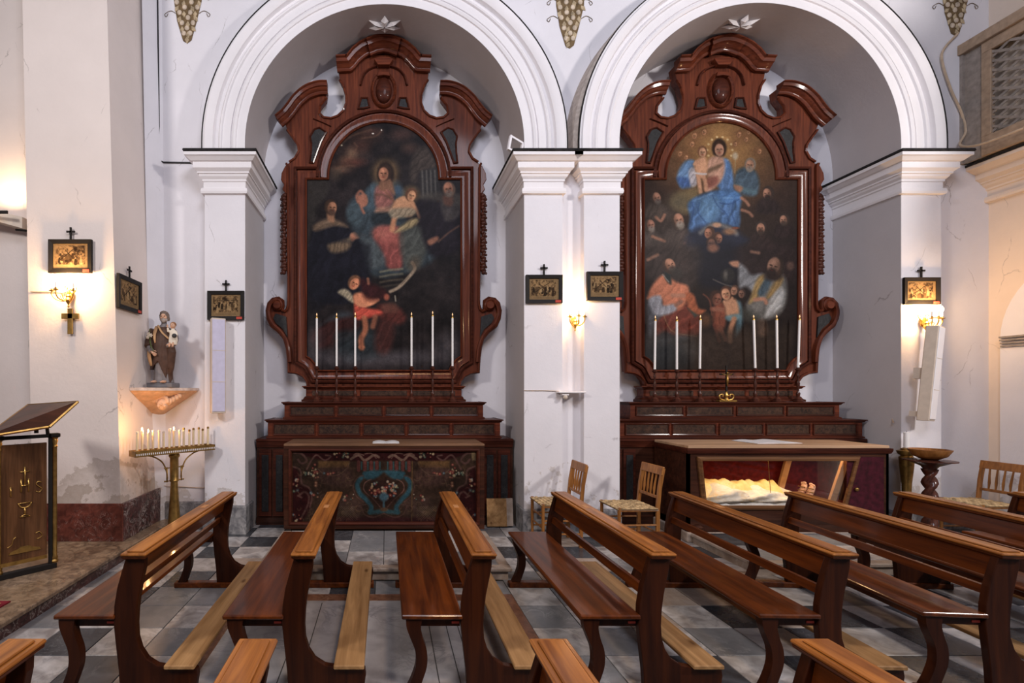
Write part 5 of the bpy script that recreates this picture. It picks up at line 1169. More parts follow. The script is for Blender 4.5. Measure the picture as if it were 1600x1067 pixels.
for (za, ka), (zb, kb) in zip(lv, lv[1:]): b.quadbox([(x, y, za) for x, y in sc(ka)], [(x, y, zb) for x, y in sc(kb)])
b.obj('cone', 'terra', e, auto=True)
b = MB(O); cx_, cy_ = -2.53, 5.44
b.sph((cx_, cy_, 1.505), (.062,.060,.075), 12, 9); b.sph((cx_+.01, cy_-.058, 1.50), (.012,.014,.016)); b.sph((cx_-.02, cy_-.050, 1.485), (.02,.015,.018)); b.sph((cx_+.04, cy_-.044, 1.485), (.02,.015,.018))
for k in range(9): a = PI*k/8; b.sph((cx_+.06*math.cos(a), cy_-.01, 1.53+.055*math.sin(a)), .026, 8, 6)
for s in (-1, 1):
    for k in range(4): b.sph((cx_+s*(.07+.028*k), cy_+.01+.022*k*(1 if s>0 else -1.2), 1.53+.022*k), (.034,.022,.045-.006*k), 8, 6, Matrix.Rotation(s*.5, 3, 'Y'))
b.obj('cherub_head', 'terra', e, smooth=True)

def remesh(o, vs):
    m = o.modifiers.new('remesh', 'REMESH'); m.mode = 'VOXEL'; m.voxel_size = vs; m.use_smooth_shade = True
    dg = bpy.context.evaluated_depsgraph_get(); me = bpy.data.meshes.new_from_object(o.evaluated_get(dg)); o.modifiers.clear(); o.data = me
    return o
def folded(rings, nseg, amp, freq, seed=0, c=(0,0)):   # rings: (z, cx, cy, rx, ry)
    R = random.Random(seed); ph = [R.uniform(0, 6.28) for _ in range(3)]; vs = []; fs = []
    rr = catmull([Vector(r) if len(r) < 4 else Vector(r[:4]) for r in rings], 5) if False else None
    A = np.array(rings, float); t = np.linspace(0, len(A)-1, len(A)*5); X = [np.interp(t, range(len(A)), A[:, k]) for k in range(5)]
    for i in range(len(t)):
        z, cx, cy, rx, ry = (X[k][i] for k in range(5)); k_ = 1-i/len(t)
        for j in range(nseg):
            a = 2*PI*j/nseg; f = 1+amp*k_*math.sin(a*freq+ph[0]+z*3)+amp*.5*k_*math.sin(a*(freq*2+1)+ph[1]-z*5)
            vs.append((cx+rx*math.cos(a)*f, cy+ry*math.sin(a)*f, z))
    n = nseg
    for i in range(len(t)-1):
        for j in range(n): fs.append((i*n+j, i*n+(j+1)%n, (i+1)*n+(j+1)%n, (i+1)*n+j))
    fs.append(tuple(reversed(range(n)))); fs.append(tuple((len(t)-1)*n+j for j in range(n))); return vs, fs
e = empty('saint_statue', (-2.535, 5.47, 1.689), 'painted statue of a bearded man in a brown mantle carrying a child', 'statue', None, -.05)
stc = dict(robe=plain('robe_grey', (.20,.18,.18), .5, var=.2), mant=plain('mantle_brown', (.075,.040,.028), .5, var=.25), lin=plain('mantle_lining', (.50,.30,.15), .5), skin=plain('painted_skin', (.60,.36,.24), .4), hair=plain('grey_hair', (.16,.12,.10), .6), beard=plain('grey_beard', (.34,.29,.26), .6), white=plain('child_gown', (.74,.66,.54), .5), leaf=plain('lily_leaf', (.10,.13,.04), .6), ch=plain('child_hair', (.28,.13,.06), .6), dk=plain('dark_orb', (.05,.05,.05), .4), pl=plain('statue_plinth', (.16,.155,.165), .6), eye=plain('painted_eye', (.03,.02,.02), .3))
b = MB(); b.box(-.145, .145, -.10, .10, 0, .055, .008); b.obj('plinth', stc['pl'], e)
b = MB(); vs, fs = folded([(.055,.0,0,.115,.085),(.12,0,0,.105,.08),(.25,0,0,.10,.075),(.40,0,0,.10,.072),(.50,0,0,.105,.07),(.60,.0,0,.115,.068),(.66,0,0,.105,.06),(.69,0,0,.06,.045),(.72,.01,-.005,.03,.03),(.75,.012,-.008,.028,.028)], 36, .07, 6, 1); b.add(vs, fs)
# both arms belong to the body
b.tube(catmull([(-.10,0,.655),(-.135,.0,.55),(-.13,-.045,.44),(-.085,-.095,.405)], 4), [.042,.044,.046,.046,.044,.044,.042,.040,.038,.036,.034,.032,.030][:13], 10)
b.tube(catmull([(.10,0,.655),(.14,-.01,.56),(.13,-.06,.48),(.09,-.10,.475)], 4), [.042,.044,.044,.042,.042,.040,.038,.036,.034,.032,.030,.029,.028][:13], 10)
remesh(b.obj('robe', stc['robe'], e, smooth=True), .006)
b = MB(); vs, fs = folded([(.30,-.02,-.002,.125,.092),(.38,0,-.004,.118,.090),(.48,.0,-.004,.128,.088),(.58,0,-.003,.130,.080),(.65,0,0,.118,.068),(.685,0,0,.07,.052)], 36, .05, 7, 3)
vs = [(x, y, z if not (z < .46) else z-(.30*max(0, (x+.02)/.13) if x > -.02 else .10*min(1, (-x-.02)/.09))*(1 if z < .31 else .5) ) for x, y, z in vs]; b.add(vs, fs)
b.tube(catmull([(-.10,0,.66),(-.145,.0,.55),(-.14,-.035,.46)], 4), [.050,.054,.056,.058,.060,.060,.058,.058,.056], 12)
b.tube([(-.13,-.03,.46),(-.13,-.02,.36),(-.11,-.01,.25)], [.05,.04,.022], 10); b.tube([(.10,-.05,.50),(.115,-.04,.40),(.10,-.03,.22),(.085,-.02,.12)], [.045,.05,.038,.015], 10)
remesh(b.obj('mantle', stc['mant'], e, smooth=True), .006)
b = MB(); b.tube(catmull([(-.045,-.055,.69),(-.06,-.085,.60),(-.045,-.098,.50)], 5), [.022,.022,.021,.02,.02,.019,.017,.015,.012,.008,.004], 8, .4)
b.tube(catmull([(-.03,-.06,.70),(.03,-.088,.62),(.10,-.075,.55)], 5), .014, 8, .5)
b.tube(catmull([(-.125,-.085,.44),(-.115,-.09,.34),(-.10,-.075,.24)], 5), [.012,.014,.018,.02,.022,.022,.02,.02,.018,.016,.006], 8, .5); b.obj('mantle_edge', stc['lin'], e, smooth=True)
for s in (-1, 1):
    b = MB(); b.sph((s*.055-.005, -.085, .068), (.026,.048,.016), 10, 6)
    for t in range(5): b.sph((s*.055-.005+(t-2)*.010, -.130+abs(t-2)*.003, .064), (.006,.010,.007), 6, 4)
    b.obj('foot', stc['skin'], e, smooth=True)
b = MB(); hc = Vector((.018,-.014,.802)); b.sph(hc, (.040,.045,.055), 16, 12); b.sph(hc+Vector((.008,-.046,-.004)), (.008,.014,.014), 8, 6); b.sph(hc+Vector((.005,-.036,.014)), (.030,.012,.008), 8, 5)
b.sph(hc+Vector((-.018,-.034,-.014)), (.013,.010,.012), 8, 5); b.sph(hc+Vector((.030,-.032,-.014)), (.013,.010,.012), 8, 5); b.sph(hc+Vector((-.040,.0,0)), (.007,.010,.014), 8, 5); b.sph(hc+Vector((.040,.0,0)), (.007,.010,.014), 8, 5)
b.tube([(.012,-.006,.72),(.016,-.01,.77)], .026, 10); remesh(b.obj('head', stc['skin'], e, smooth=True), .0035)
b = MB(); b.sph(hc+Vector((0,.012,.016)), (.048,.050,.054), 14, 10)
for k in range(11): a = PI*(-.1+1.2*k/10); b.sph(hc+Vector((.044*math.cos(a), -.012 if 2 < k < 8 else .0, .012+.046*math.sin(a))), .015, 8, 6)
for s in (-1, 1): b.sph(hc+Vector((s*.043,.01,-.02)), (.014,.022,.026), 8, 6)
b.obj('hair', stc['hair'], e, smooth=True)
b = MB(); b.sph(hc+Vector((.007,-.034,-.042)), (.026,.018,.028), 10, 8); b.sph(hc+Vector((.007,-.042,-.022)), (.018,.010,.006), 8, 5); b.sph(hc+Vector((-.022,-.02,-.035)), (.016,.018,.024), 8, 6); b.sph(hc+Vector((.032,-.02,-.035)), (.016,.018,.024), 8, 6); b.obj('beard', stc['beard'], e, smooth=True)
b = MB()
for s in (-1, 1): b.sph(hc+Vector((.007+s*.016,-.0435,.003)), (.006,.004,.0035), 6, 5)
b.obj('eyes', stc['eye'], e, smooth=True)
def hand(name, p, d, up, s, mat, par):
    d = Vector(d).normalized(); side = d.cross(Vector(up)).normalized(); nn = side.cross(d); p = Vector(p); b = MB()
    b.tube([p-d*.012*s, p+d*.014*s, p+d*.032*s], [.013*s,.018*s,.016*s], 10, .6)
    for k in range(4):
        q = p+d*.030*s+side*(k-1.5)*.0085*s; L = (.026,.031,.029,.022)[k]*s; b.tube([q, q+d*L*.5-nn*.002*s, q+d*L-nn*.010*s], [.0048*s,.0045*s,.0036*s], 6)
    q = p+side*-.014*s+d*.006*s; b.tube([q, q-side*.012*s+d*.012*s, q-side*.014*s+d*.026*s-nn*.006*s], [.0055*s,.005*s,.004*s], 6)
    return b.obj(name, mat, par, smooth=True)
hand('right_hand', (-.075,-.105,.40), (.75,-.35,-.55), (0,-1,.2), 1.15, stc['skin'], e); hand('left_hand', (.10,-.10,.475), (.8,-.2,.3), (0,0,1), 1.1, stc['skin'], e)
b = MB(); b.tube(catmull([(-.05,-.12,.40),(-.085,-.12,.50),(-.105,-.10,.60),(-.112,-.09,.66)], 4), .004, 6); b.sph((-.10,-.105,.52), (.006,.003,.03), 6, 5); b.sph((-.085,-.115,.47), (.006,.003,.03), 6, 5); b.obj('lily_stem', stc['leaf'], e, smooth=True)
b = MB()
for (lx, lz) in ((-.115,.60),(-.09,.585),(-.125,.565)):
    for k in range(5): a = 2*PI*k/5; b.sph((lx+.013*math.cos(a), -.105, lz+.013*math.sin(a)), (.011,.005,.007), 6, 5, Matrix.Rotation(-a, 3, 'Y'))
b.obj('lily_flower', stc['white'], e, smooth=True)
# the child on the arm
k0 = Vector((.150,-.075,.50)); b = MB(); vs, fs = folded([(-.02,.0,-.01,.045,.035),(.03,0,0,.050,.040),(.09,0,0,.040,.032),(.13,0,0,.040,.028),(.15,0,0,.022,.018),(.165,0,0,.012,.012)], 24, .06, 5, 2)
b.add([Vector(v)+k0 for v in vs], fs); b.tube([k0+Vector((.03,0,.13)), k0+Vector((.05,-.02,.09)), k0+Vector((.035,-.045,.07))], [.017,.016,.013], 8); b.tube([k0+Vector((-.03,0,.13)), k0+Vector((-.045,-.02,.13)), k0+Vector((-.045,-.03,.17))], [.017,.015,.012], 8)
remesh(b.obj('child_gown', stc['white'], e, smooth=True), .005)
b = MB(); kc = k0+Vector((0,-.004,.195)); b.sph(kc, (.030,.032,.036), 14, 10); b.sph(kc+Vector((0,-.032,-.004)), .006, 6, 5); b.sph(kc+Vector((-.014,-.024,-.012)), .009, 6, 5); b.sph(kc+Vector((.014,-.024,-.012)), .009, 6, 5)
for s in (-1, 1): b.tube([k0+Vector((s*.018,-.03,.0)), k0+Vector((s*.018,-.045,-.03)), k0+Vector((s*.018,-.055,-.045))], [.015,.012,.009], 8)
b.obj('child_head', stc['skin'], e, smooth=True)
b = MB(); b.sph(kc+Vector((0,.008,.012)), (.034,.033,.032), 12, 8); b.obj('child_hair', stc['ch'], e, smooth=True)
b = MB()
for s in (-1, 1): b.sph(kc+Vector((s*.011,-.031,.004)), (.004,.003,.003), 6, 4)
b.obj('child_eyes', stc['eye'], e)
hand('child_hand', k0+Vector((-.045,-.032,.175)), (-.1,-.2,1), (0,-1,0), .5, stc['skin'], e); hand('child_hand', k0+Vector((.030,-.052,.068)), (.2,-.9,.1), (0,0,1), .5, stc['skin'], e)
b = MB(); b.sph(k0+Vector((.045,-.062,.075)), .026, 12, 8); b.obj('orb', stc['dk'], e, smooth=True)

# ------------------------------------------------------------------ votive candle stand
vx, vy = -2.28, 5.17; dx, dy = .56, .65; ang = math.atan2(dy, dx)
e = empty('votive_candle_stand', (vx, vy, 0), 'brass column stand with a long tray of votive candles under the statue', 'candle stand', None, ang)
b = MB(); b.lathe([(.17,0),(.17,.02),(.13,.035),(.10,.06),(.085,.08)], n=24); b.obj('foot', 'gold_d', e, auto=True)
b = MB(); b.lathe([(.085,.08),(.072,.12),(.052,.40),(.036,.68),(.040,.685)], n=20); b.obj('tapered_shaft', 'gold_d', e, auto=True)
b = MB(); b.lathe([(.046,.68),(.049,.69),(.044,.70),(.044,.93),(.054,.945),(.058,.96),(.048,.975),(.048,.99)], n=20); b.obj('upper_shaft', 'gold_d', e, auto=True)
b = MB(); b.box(-.43, .43, -.085, .085, .985, .998); b.box(-.43, .43, -.085, -.078, .998, 1.045); b.box(-.43, .43, .078, .085, .998, 1.045); b.box(-.43, -.423, -.085, .085, .998, 1.045); b.box(.423, .43, -.085, .085, .998, 1.045); b.obj('tray', 'gold_d', e)
b = MB()
for k in range(42): x = -.42+.84*k/41; b.box(x-.004, x+.004, -.089, -.084, 1.0, 1.02)
o = b.obj('pierced_edge', 'wax', e, label='row of small notches'); o['kind'] = 'stuff'
for s in (-1, 1):
    b = MB(); b.tube(catmull([(s*.075,0,.72),(s*.085,0,.80),(s*.13,0,.90),(s*.22,0,.965),(s*.30,0,.985)], 5), .008, 8); b.obj('curved_brace', 'gold_d', e, smooth=True)
    b = MB(); b.tube([(s*.078,0,.68),(s*.078,0,.84)], .008, 8)
    for z in (.69,.83): b.tube([(s*.05,0,z),(s*.095,0,z)], .006, 6); b.sph((s*.10,0,z), .010, 8, 6)
    b.obj('brace_fixing', 'gold_d', e, smooth=True)
lit = {1, 2, 7}
names = ('leftmost','second','third','fourth','fifth','sixth','seventh','eighth','ninth','tenth','eleventh','twelfth','thirteenth','fourteenth','rightmost')
for k in range(15):
    u = -.385+.77*k/14; row = (-.008, .008)[k % 2]; ca, sa = math.cos(ang), math.sin(ang); x, y = vx+u*ca-row*sa, vy+u*sa+row*ca
    hh = .19+.012*math.sin(k*2.3)
    b = MB(); b.lathe([(.026,.001),(.030,.010),(.018,.018),(.019,.045),(.015,.047)], (u, row, .997), 12); b.obj('candle_cup', 'gold', e, auto=True)
    c = empty('votive_candle', (x, y, 1.0455), ('%s votive candle on the brass stand%s' % (names[k] if k in (0, 14) else names[k]+' from the left', ', lit' if k in lit else ', unlit')), 'candle', 'votive candles on the brass stand')
    b = MB(); b.lathe([(.0115,0),(.0115,hh-.02)], n=10); b.obj('wax', 'vwax', c, auto=True)
    b = MB(); b.lathe([(.0125,hh-.02),(.0125,hh),(.004,hh+.004)], n=10); b.obj('collar', 'cream' if k < 9 else 'gold_d', c, auto=True)
    if k in lit:
        b = MB(); b.lathe([(.003,hh+.003),(.008,hh+.012),(.006,hh+.022),(.001,hh+.036)], n=8); b.obj('flame', 'flame', c, smooth=True)
        l = bpy.data.lights.new('flame_glow', 'POINT'); l.energy = 2.6; l.color = (1.0, .52, .2); l.shadow_soft_size = .012; o = bpy.data.objects.new('flame_glow', l); COL.objects.link(o); o.parent = c; o.location = (0, -.01, hh+.03)

# ------------------------------------------------------------------ lectern at the left
ang = math.atan2(4.13-3.88, -2.92+3.13)
e = empty('lectern', (-3.02, 4.01, PLZ), 'walnut lectern with gold letters and black metal frame at the left edge', 'lectern', None, ang*.98); 
W2 = .165
b = MB(); b.box(-W2+.005, W2-.01, -.012, .012, .10, 1.09, .003); b.obj('front_panel', wood('lectern_walnut', (.045,.018,.007), (.17,.075,.03), 2, .4, 1.2, .2, jit=False), e)
b = MB(); b.box(-W2-.02, W2+.06, -.03, .03, 0, .045, .004); b.obj('foot_bar', 'black', e)
b = MB(); b.box(-W2-.15, W2+.05, -.014, .014, 1.13, 1.16, .003); b.obj('top_bar', 'black', e)
b = MB(); b.box(-W2+.005, W2-.01, -.02, -.012, .10, .13); b.obj('bottom_trim', 'gold_d', e)
for s, x in ((-1, -W2-.02), (1, W2+.035)):
    b = MB(); b.box(x-.030, x-.004, -.015, .015, .04, 1.15, .002); b.obj('post', 'black', e)
    b = MB(); b.lathe([(.026,.045),(.030,.06),(.022,.075),(.026,.09),(.019,.11),(.019,1.04),(.024,1.05),(.018,1.07),(.026,1.10),(.022,1.115),(.030,1.13)], (x+.014, 0, 0), 16); b.obj('gold_column', 'gold_d', e, auto=True)
    b = MB(); b.box(x-.025, x+.05, -.04, .04, 1.13, 1.165, .006); b.obj('column_cap', 'black', e)
b = MB(); b.tube([(W2+.0,0,1.15),(W2-.02,0,1.38)], .014, 8); b.obj('desk_stem', 'black', e)
zl = .62
def gl(pts, r=.006, nm='gold_letter'): b = MB(); b.tube([(x, -.018, z) for x, z in pts], r, 6, .6); return b.obj(nm, 'gold', e, smooth=True)
gl([(-.095,.745),(-.095,.665)]); gl([(-.025,.80),(-.025,.69)]); o = gl([(.025,.80),(.025,.69)]); gl([(-.025,.745),(.025,.745)])
gl(catmull([(.115,.755),(.09,.765),(.078,.745),(.10,.72),(.118,.70),(.10,.675),(.075,.685)], 4))
gl([(0,.75),(0,.90)], .006, 'gold_cross'); gl([(-.035,.86),(.035,.86)], .006, 'gold_cross')
gl([(-.05,.60),(.05,.60)], .006, 'gold_chalice'); gl(catmull([(-.045,.60),(-.03,.57),(0,.56),(.03,.57),(.045,.60)], 3), .006, 'gold_chalice'); gl([(0,.56),(0,.50)], .007, 'gold_chalice'); gl([(-.035,.485),(0,.505),(.035,.485),(-.035,.485)], .006, 'gold_chalice')
b = MB(); b.prism([(-.11,.19),(.11,.19),(.10,.21),(.05,.225),(.03,.24),(-.03,.24),(-.05,.225),(-.10,.21)], -.024, -.012); b.obj('gold_relief', 'gold_d', e)
gl(catmull([(-.12,.25),(-.09,.27),(-.08,.31),(-.06,.33)], 3), .005, 'gold_fish'); gl(catmull([(.07,.33),(.10,.34),(.12,.30),(.08,.28)], 3), .005, 'gold_fish')
e2 = empty('reading_desk', (-2.83, 4.10, 1.43), 'tilted dark reading desk with a metal rim on top of the lectern', 'reading desk'); O = e2.location
q = [at(-22, 684, 3.75), at(78, 668, 3.86), at(122, 629, 4.05), at(45, 634, 4.35)]
nrm = (q[1]-q[0]).cross(q[2]-q[0]).normalized(); nrm = nrm if nrm.z > 0 else -nrm
b = MB(O); b.quadbox(q, [p_+nrm*.018 for p_ in q]); b.obj('board', 'case', e2)
b = MB(O)
for i in range(4): a_, c_ = q[i], q[(i+1) % 4]; b.tube([a_+nrm*.009, c_+nrm*.009], .012, 6)
b.obj('rim', 'gold_d', e2)
mid = (q[1]+q[2])*.5*.5+(q[0]+q[3])*.25; b = MB(O); b.tube([mid-Vector((0,0,.0)), Vector((mid.x, mid.y, 1.30))], .016, 8); b.obj('support', 'black', e2)
# carpets on the sanctuary step
def carpet(x0, x1, y0, y1, label):
    e = empty('carpet', ((x0+x1)/2, y0, PLZ), label, 'carpet'); O = e.location
    b = MB(O); b.box(x0, x1, y0, y1, PLZ+.001, PLZ+.010); b.obj('field', 'carpet', e); b = MB(O)
    for k in (.05, .085): b.sweep([(x0+k, y0+k), (x1-k, y0+k), (x1-k, y1-k), (x0+k, y1-k)], [(0,PLZ+.010),(0,PLZ+.0115),(.012,PLZ+.0115),(.012,PLZ+.010)], lambda q, z: (q.x, q.y, z), closed=True)
    b.obj('border', 'carpet_b', e)
carpet(-4.4, -2.72, 2.2, 3.48, 'crimson carpet with a tan border on the sanctuary step')
carpet(-4.6, -3.42, 3.65, 4.55, 'crimson carpet behind the lectern on the sanctuary step')

# lamp box at the far left and wooden block
c = at(20, 335, 4.95); e = empty('flood_lamp', (-3.92, 5.06, 3.46), 'cream flood lamp box on a bracket at the left edge', 'lamp', None, .0)
b = MB(); b.quadbox([(-.40,-.16,.02),(.10,-.02,-.10),(.10,.12,-.10),(-.40,.06,.02)], [(-.40,-.16,.10),(.10,-.02,.02),(.10,.12,.02),(-.40,.06,.10)]); b.obj('housing', 'cream', e); b = MB(); b.tube([(.02,0,-.11),(.14,.0,-.12),(.20,-.02,-.09)], .012, 6); b.box(-.36, .06, -.17, -.155, .0, .03); b.obj('bracket', 'black', e)
l = bpy.data.lights.new('flood', 'SPOT'); l.energy = 22; l.color = (1,.66,.36); l.spot_size = 2.4; l.shadow_soft_size = .1; o = bpy.data.objects.new('flood', l); COL.objects.link(o); o.parent = e; o.location = (-.1, -.10, .20); o.rotation_euler = (PI*.9, 0, 0)

# ------------------------------------------------------------------ pews
def pew(label, x, y, rz):
    PW = 1.55; e = empty('pew', (x, y, 0), label, 'pew', 'walnut pews', rz)
    b = MB(); b.box(-.435, -.11, .01, PW-.01, .432, .458, .006); b.obj('seat', 'pew', e, bevel=.003)
    b = MB(); b.box(-.405, -.12, .045, .075, .385, .432); b.obj('end_apron', 'pew_up', e)
    b = MB(); b.box(-.405, -.12, PW-.075, PW-.045, .385, .432); b.obj('end_apron', 'pew_up', e)
    b = MB(); b.box(-.405, -.38, .045, PW-.045, .395, .432); b.obj('front_apron', 'pew', e)
    b = MB(); b.quadbox([(-.060, .05, .645), (-.030, .05, .645), (-.030, PW-.05, .645), (-.060, PW-.05, .645)], [(-.035, .05, .775), (-.005, .05, .775), (-.005, PW-.05, .775), (-.035, PW-.05, .775)]); b.obj('back_board', 'pew', e)
    b = MB(); b.quadbox([(-.082, .05, .545), (-.060, .05, .545), (-.060, PW-.05, .545), (-.082, PW-.05, .545)], [(-.072, .05, .59), (-.050, .05, .59), (-.050, PW-.05, .59), (-.072, PW-.05, .59)]); b.obj('back_slat', 'pew', e)
    b = MB(); b.box(-.068, .068, -.01, PW+.01, .775, .792, .006); b.obj('book_rest', 'pew_top', e)
    b = MB(); b.box(-.046, .046, .014, PW-.014, .792, .800, .005); b.obj('raised_panel', 'pew_top', e)
    b = MB(); b.box(-.020, .016, PW*.62, PW*.62+.085, .7995, .8015); b.obj('paper_label', 'pap', e, label='small yellowed paper label')
    b = MB(); b.sweep([(-.05, .01), (.05, .01), (.05, PW-.01), (-.05, PW-.01)], [(0,.755),(.012,.765),(.014,.775),(0,.776)], lambda q, z: (q.x, q.y, z), closed=True); b.obj('rest_moulding', 'pew', e)
    edge = [(-.052,.765),(.048,.765),(.046,.71),(.032,.64),(.016,.56),(.006,.48),(.002,.40),(.006,.33),(.024,.27),(.058,.218),(.11,.185),(.165,.175),(.30,.172),(.325,.165),(.33,.13),(.318,.045),(-.085,.045),(-.092,.16),(-.108,.30),(-.118,.40),(-.116,.50),(-.100,.60),(-.075,.69)]
    for y0 in (.022, PW-.062):
        b = MB(); b.prism(edge, y0, y0+.04); b.obj('end_panel', 'pew_up', e, bevel=.004)
        b = MB(); b.box(-.44, .335, y0-.012, y0+.052, .0, .046, .006); b.obj('foot_bar', 'pew', e)
        L = catmull([(-.412,.43),(-.408,.385),(-.388,.33),(-.362,.26),(-.360,.18),(-.385,.10),(-.412,.045)], 4); Rr = catmull([(-.325,.43),(-.332,.385),(-.322,.33),(-.300,.26),(-.300,.18),(-.325,.10),(-.345,.045)], 4)
        b = MB(); yy = y0
        for (p0, p1), (q0, q1) in zip(zip(L, L[1:]), zip(Rr, Rr[1:])): b.quadbox([(p0.x, yy, p0.y), (q0.x, yy, q0.y), (q1.x, yy, q1.y), (p1.x, yy, p1.y)], [(p0.x, yy+.05, p0.y), (q0.x, yy+.05, q0.y), (q1.x, yy+.05, q1.y), (p1.x, yy+.05, p1.y)])
        b.obj('front_leg', 'pew_up', e)
    b = MB(); b.box(.160, .322, -.005, PW+.005, .176, .200, .005); b.obj('kneeler', 'pine', e, label='raw pine kneeling board')
    b = MB(); b.box(-.165, -.125, .0415, .0445, .400, .412); b.obj('number_label', 'tag', e, label='tiny red and white label')
    return e
M['pap'] = plain('yellowed_paper', (.42,.20,.08), .6)
P0 = pew('walnut pew nearest the sanctuary step, foremost in line with the votive stand', -1.336, 2.54, 0)
KIDS[P0.name] = list(P0.children)
def pcopy(x, y, rz, label):
    c = P0.copy(); COL.objects.link(c); c.location = (x, y, 0); c.rotation_euler = (0, 0, rz); c['label'] = label
    for ch in KIDS[P0.name]:
        k = ch.copy(); COL.objects.link(k); k.parent = c
pcopy(-.437, 2.54, 0, 'walnut pew in front of the left half of the painted altar table')
pcopy(.519, 2.54, 0, 'walnut pew in front of the right half of the painted altar table')
pcopy(1.468, 2.54, -.003, 'walnut pew standing nearest the two rush chairs')
pcopy(2.43, 2.54, -.03, 'walnut pew in front of the left part of the glass case altar')
pcopy(3.33, 2.54, -.085, 'walnut pew in front of the right part of the glass case altar')
pcopy(4.25, 2.54, -.09, 'walnut pew in front of the twisted wooden stand at the right')
pcopy(5.22, 2.54, -.09, 'walnut pew at the right edge of the view')
for x, l in ((-1.245, 'pew end cut off at the lower left corner of the view'), (-.443, 'pew end rising at the bottom edge left of the middle'), (.564, 'orange pew end rising at the bottom edge right of the middle'), (1.47, 'pew end rising at the bottom edge towards the right')): pcopy(x, .11, 0, l)
P0['label'] = 'walnut pew nearest the sanctuary step, with the pine kneeler beside it'

# ------------------------------------------------------------------ rush chairs (facing left)
def chair(x, y, rz, label):
    e = empty('rush_chair', (x, y, 0), label, 'chair', 'oak rush-seated chairs', rz)
    for s in (-1, 1):
        b = MB(); b.tube([(-.20, s*.185, 0), (-.20, s*.185, .46)], [.015,.018], 8); b.obj('front_leg', 'chair', e, smooth=False, auto=True)
        q = [(.20,.0),(.205,.25),(.205,.45),(.225,.66),(.262,.86)]; b = MB(); b.sweep(q, [(-.017,-.013),(.017,-.013),(.017,.013),(-.017,.013),(-.017,-.013)], lambda p, h: (p.x, s*.175+h, p.y)); b.obj('back_post', 'chair', e)
        for z in (.14, .28): b = MB(); b.tube([(-.20, s*.185, z), (.205, s*.178, z)], .010, 7); b.obj('side_stretcher', 'chair', e, auto=True)
        b = MB(); b.tube([(-.20, s*.185, .43), (.205, s*.178, .43)], .014, 7); b.obj('seat_rail', 'chair', e, auto=True)
    for xx, z in ((-.20, .20), (-.20, .32), (.203, .20)): b = MB(); b.tube([(xx, -.185, z), (xx, .185, z)], .010, 7); b.obj('cross_stretcher', 'chair', e, auto=True)
    b = MB(); b.box(-.225, .20, -.20, .20, .435, .452, .006); b.obj('seat_core', 'straw_d', e)
    b = MB(); n = 9                            # woven rush: checker of raised bundles
    for i in range(n):
        for j in range(n):
            x0, x1 = -.225+.425*i/n, -.225+.425*(i+1)/n; y0, y1 = -.20+.40*j/n, -.20+.40*(j+1)/n; m = .003
            if (i+j) % 2: b.quadbox([(x0+m, y0, .45), (x1-m, y0, .45), (x1-m, y1, .45), (x0+m, y1, .45)], [(x0+.012, y0+.006, .460), (x1-.012, y0+.006, .460), (x1-.012, y1-.006, .460), (x0+.012, y1-.006, .460)])
            else: b.quadbox([(x0, y0+m, .45), (x1, y0+m, .45), (x1, y1-m, .45), (x0, y1-m, .45)], [(x0+.006, y0+.012, .456), (x1-.006, y0+.012, .456), (x1-.006, y1-.012, .456), (x0+.006, y1-.012, .456)])
    o = b.obj('woven_seat', 'straw', e, label='woven rush seat'); o['kind'] = 'stuff'
    b = MB(); b.quadbox([(.232, -.195, .79), (.252, -.195, .79), (.252, .195, .79), (.232, .195, .79)], [(.250, -.195, .875), (.270, -.195, .875), (.270, .195, .875), (.250, .195, .875)]); b.obj('top_rail', 'chair', e, bevel=.004)
    b = MB(); b.box(.205, .225, -.165, .165, .545, .575, .003); b.obj('lower_rail', 'chair', e)
    for k, yv in enumerate((-.10, -.033, .033, .10)):
        b = MB(); b.tube([(.214, yv*.92, .57), (.220, yv*.90, .64), (.228, yv*.95, .71), (.242, yv, .80)], [.008,.014,.011,.009], 8, .7); b.obj('back_spindle', 'chair', e, auto=True)
    return e
c0 = chair(1.855, 5.24, 0, 'oak rush-seated chair by the middle pilaster, left of the pair')
def ccopy(o, x, y, rz, label):
    c = o.copy(); COL.objects.link(c); c.location = (x, y, 0); c.rotation_euler = (0, 0, rz); c['label'] = label
    for ch in list(o.children): k = ch.copy(); COL.objects.link(k); k.parent = c
c0k = list(c0.children)
def ccopy2(x, y, rz, label):
    c = c0.copy(); COL.objects.link(c); c.location = (x, y, 0); c.rotation_euler = (0, 0, rz); c['label'] = label
    for ch in c0k: k = ch.copy(); COL.objects.link(k); k.parent = c
ccopy2(2.57, 5.08, .03, 'oak rush-seated chair beside the glass case altar')
ccopy2(6.43, 5.20, .0, 'oak rush-seated chair against the right wall')
ccopy2(6.60, 4.30, .1, 'oak rush-seated chair at the right edge behind the last pews')

# ------------------------------------------------------------------ stands at the right
e = empty('twisted_stand', (5.80, 5.12, 0), 'twisted wooden candle stand with a shallow bowl at the right', 'stand')
b = MB(); b.lathe([(.14,0),(.14,.03),(.09,.07),(.06,.10)], n=20); b.obj('foot', 'turned', e, auto=True)
vs = []; fs = []; n = 14; m_ = 60
for i in range(m_+1):
    z = .10+.72*i/m_; tw = z*22
    for k in range(n): a = 2*PI*k/n; r = .050+.016*math.cos(2*(a-tw)); vs.append((r*math.cos(a), r*math.sin(a), z))
for i in range(m_):
    for k in range(n): fs.append((i*n+k, i*n+(k+1)%n, (i+1)*n+(k+1)%n, (i+1)*n+k))
b = MB(); b.add(vs, fs); b.obj('spiral_shaft', 'turned', e, smooth=True)
b = MB(); b.lathe([(.05,.82),(.07,.85),(.16,.895),(.205,.905),(.205,.915),(.06,.92),(.08,.93)], n=28); b.obj('top_plate', 'turned', e, auto=True)
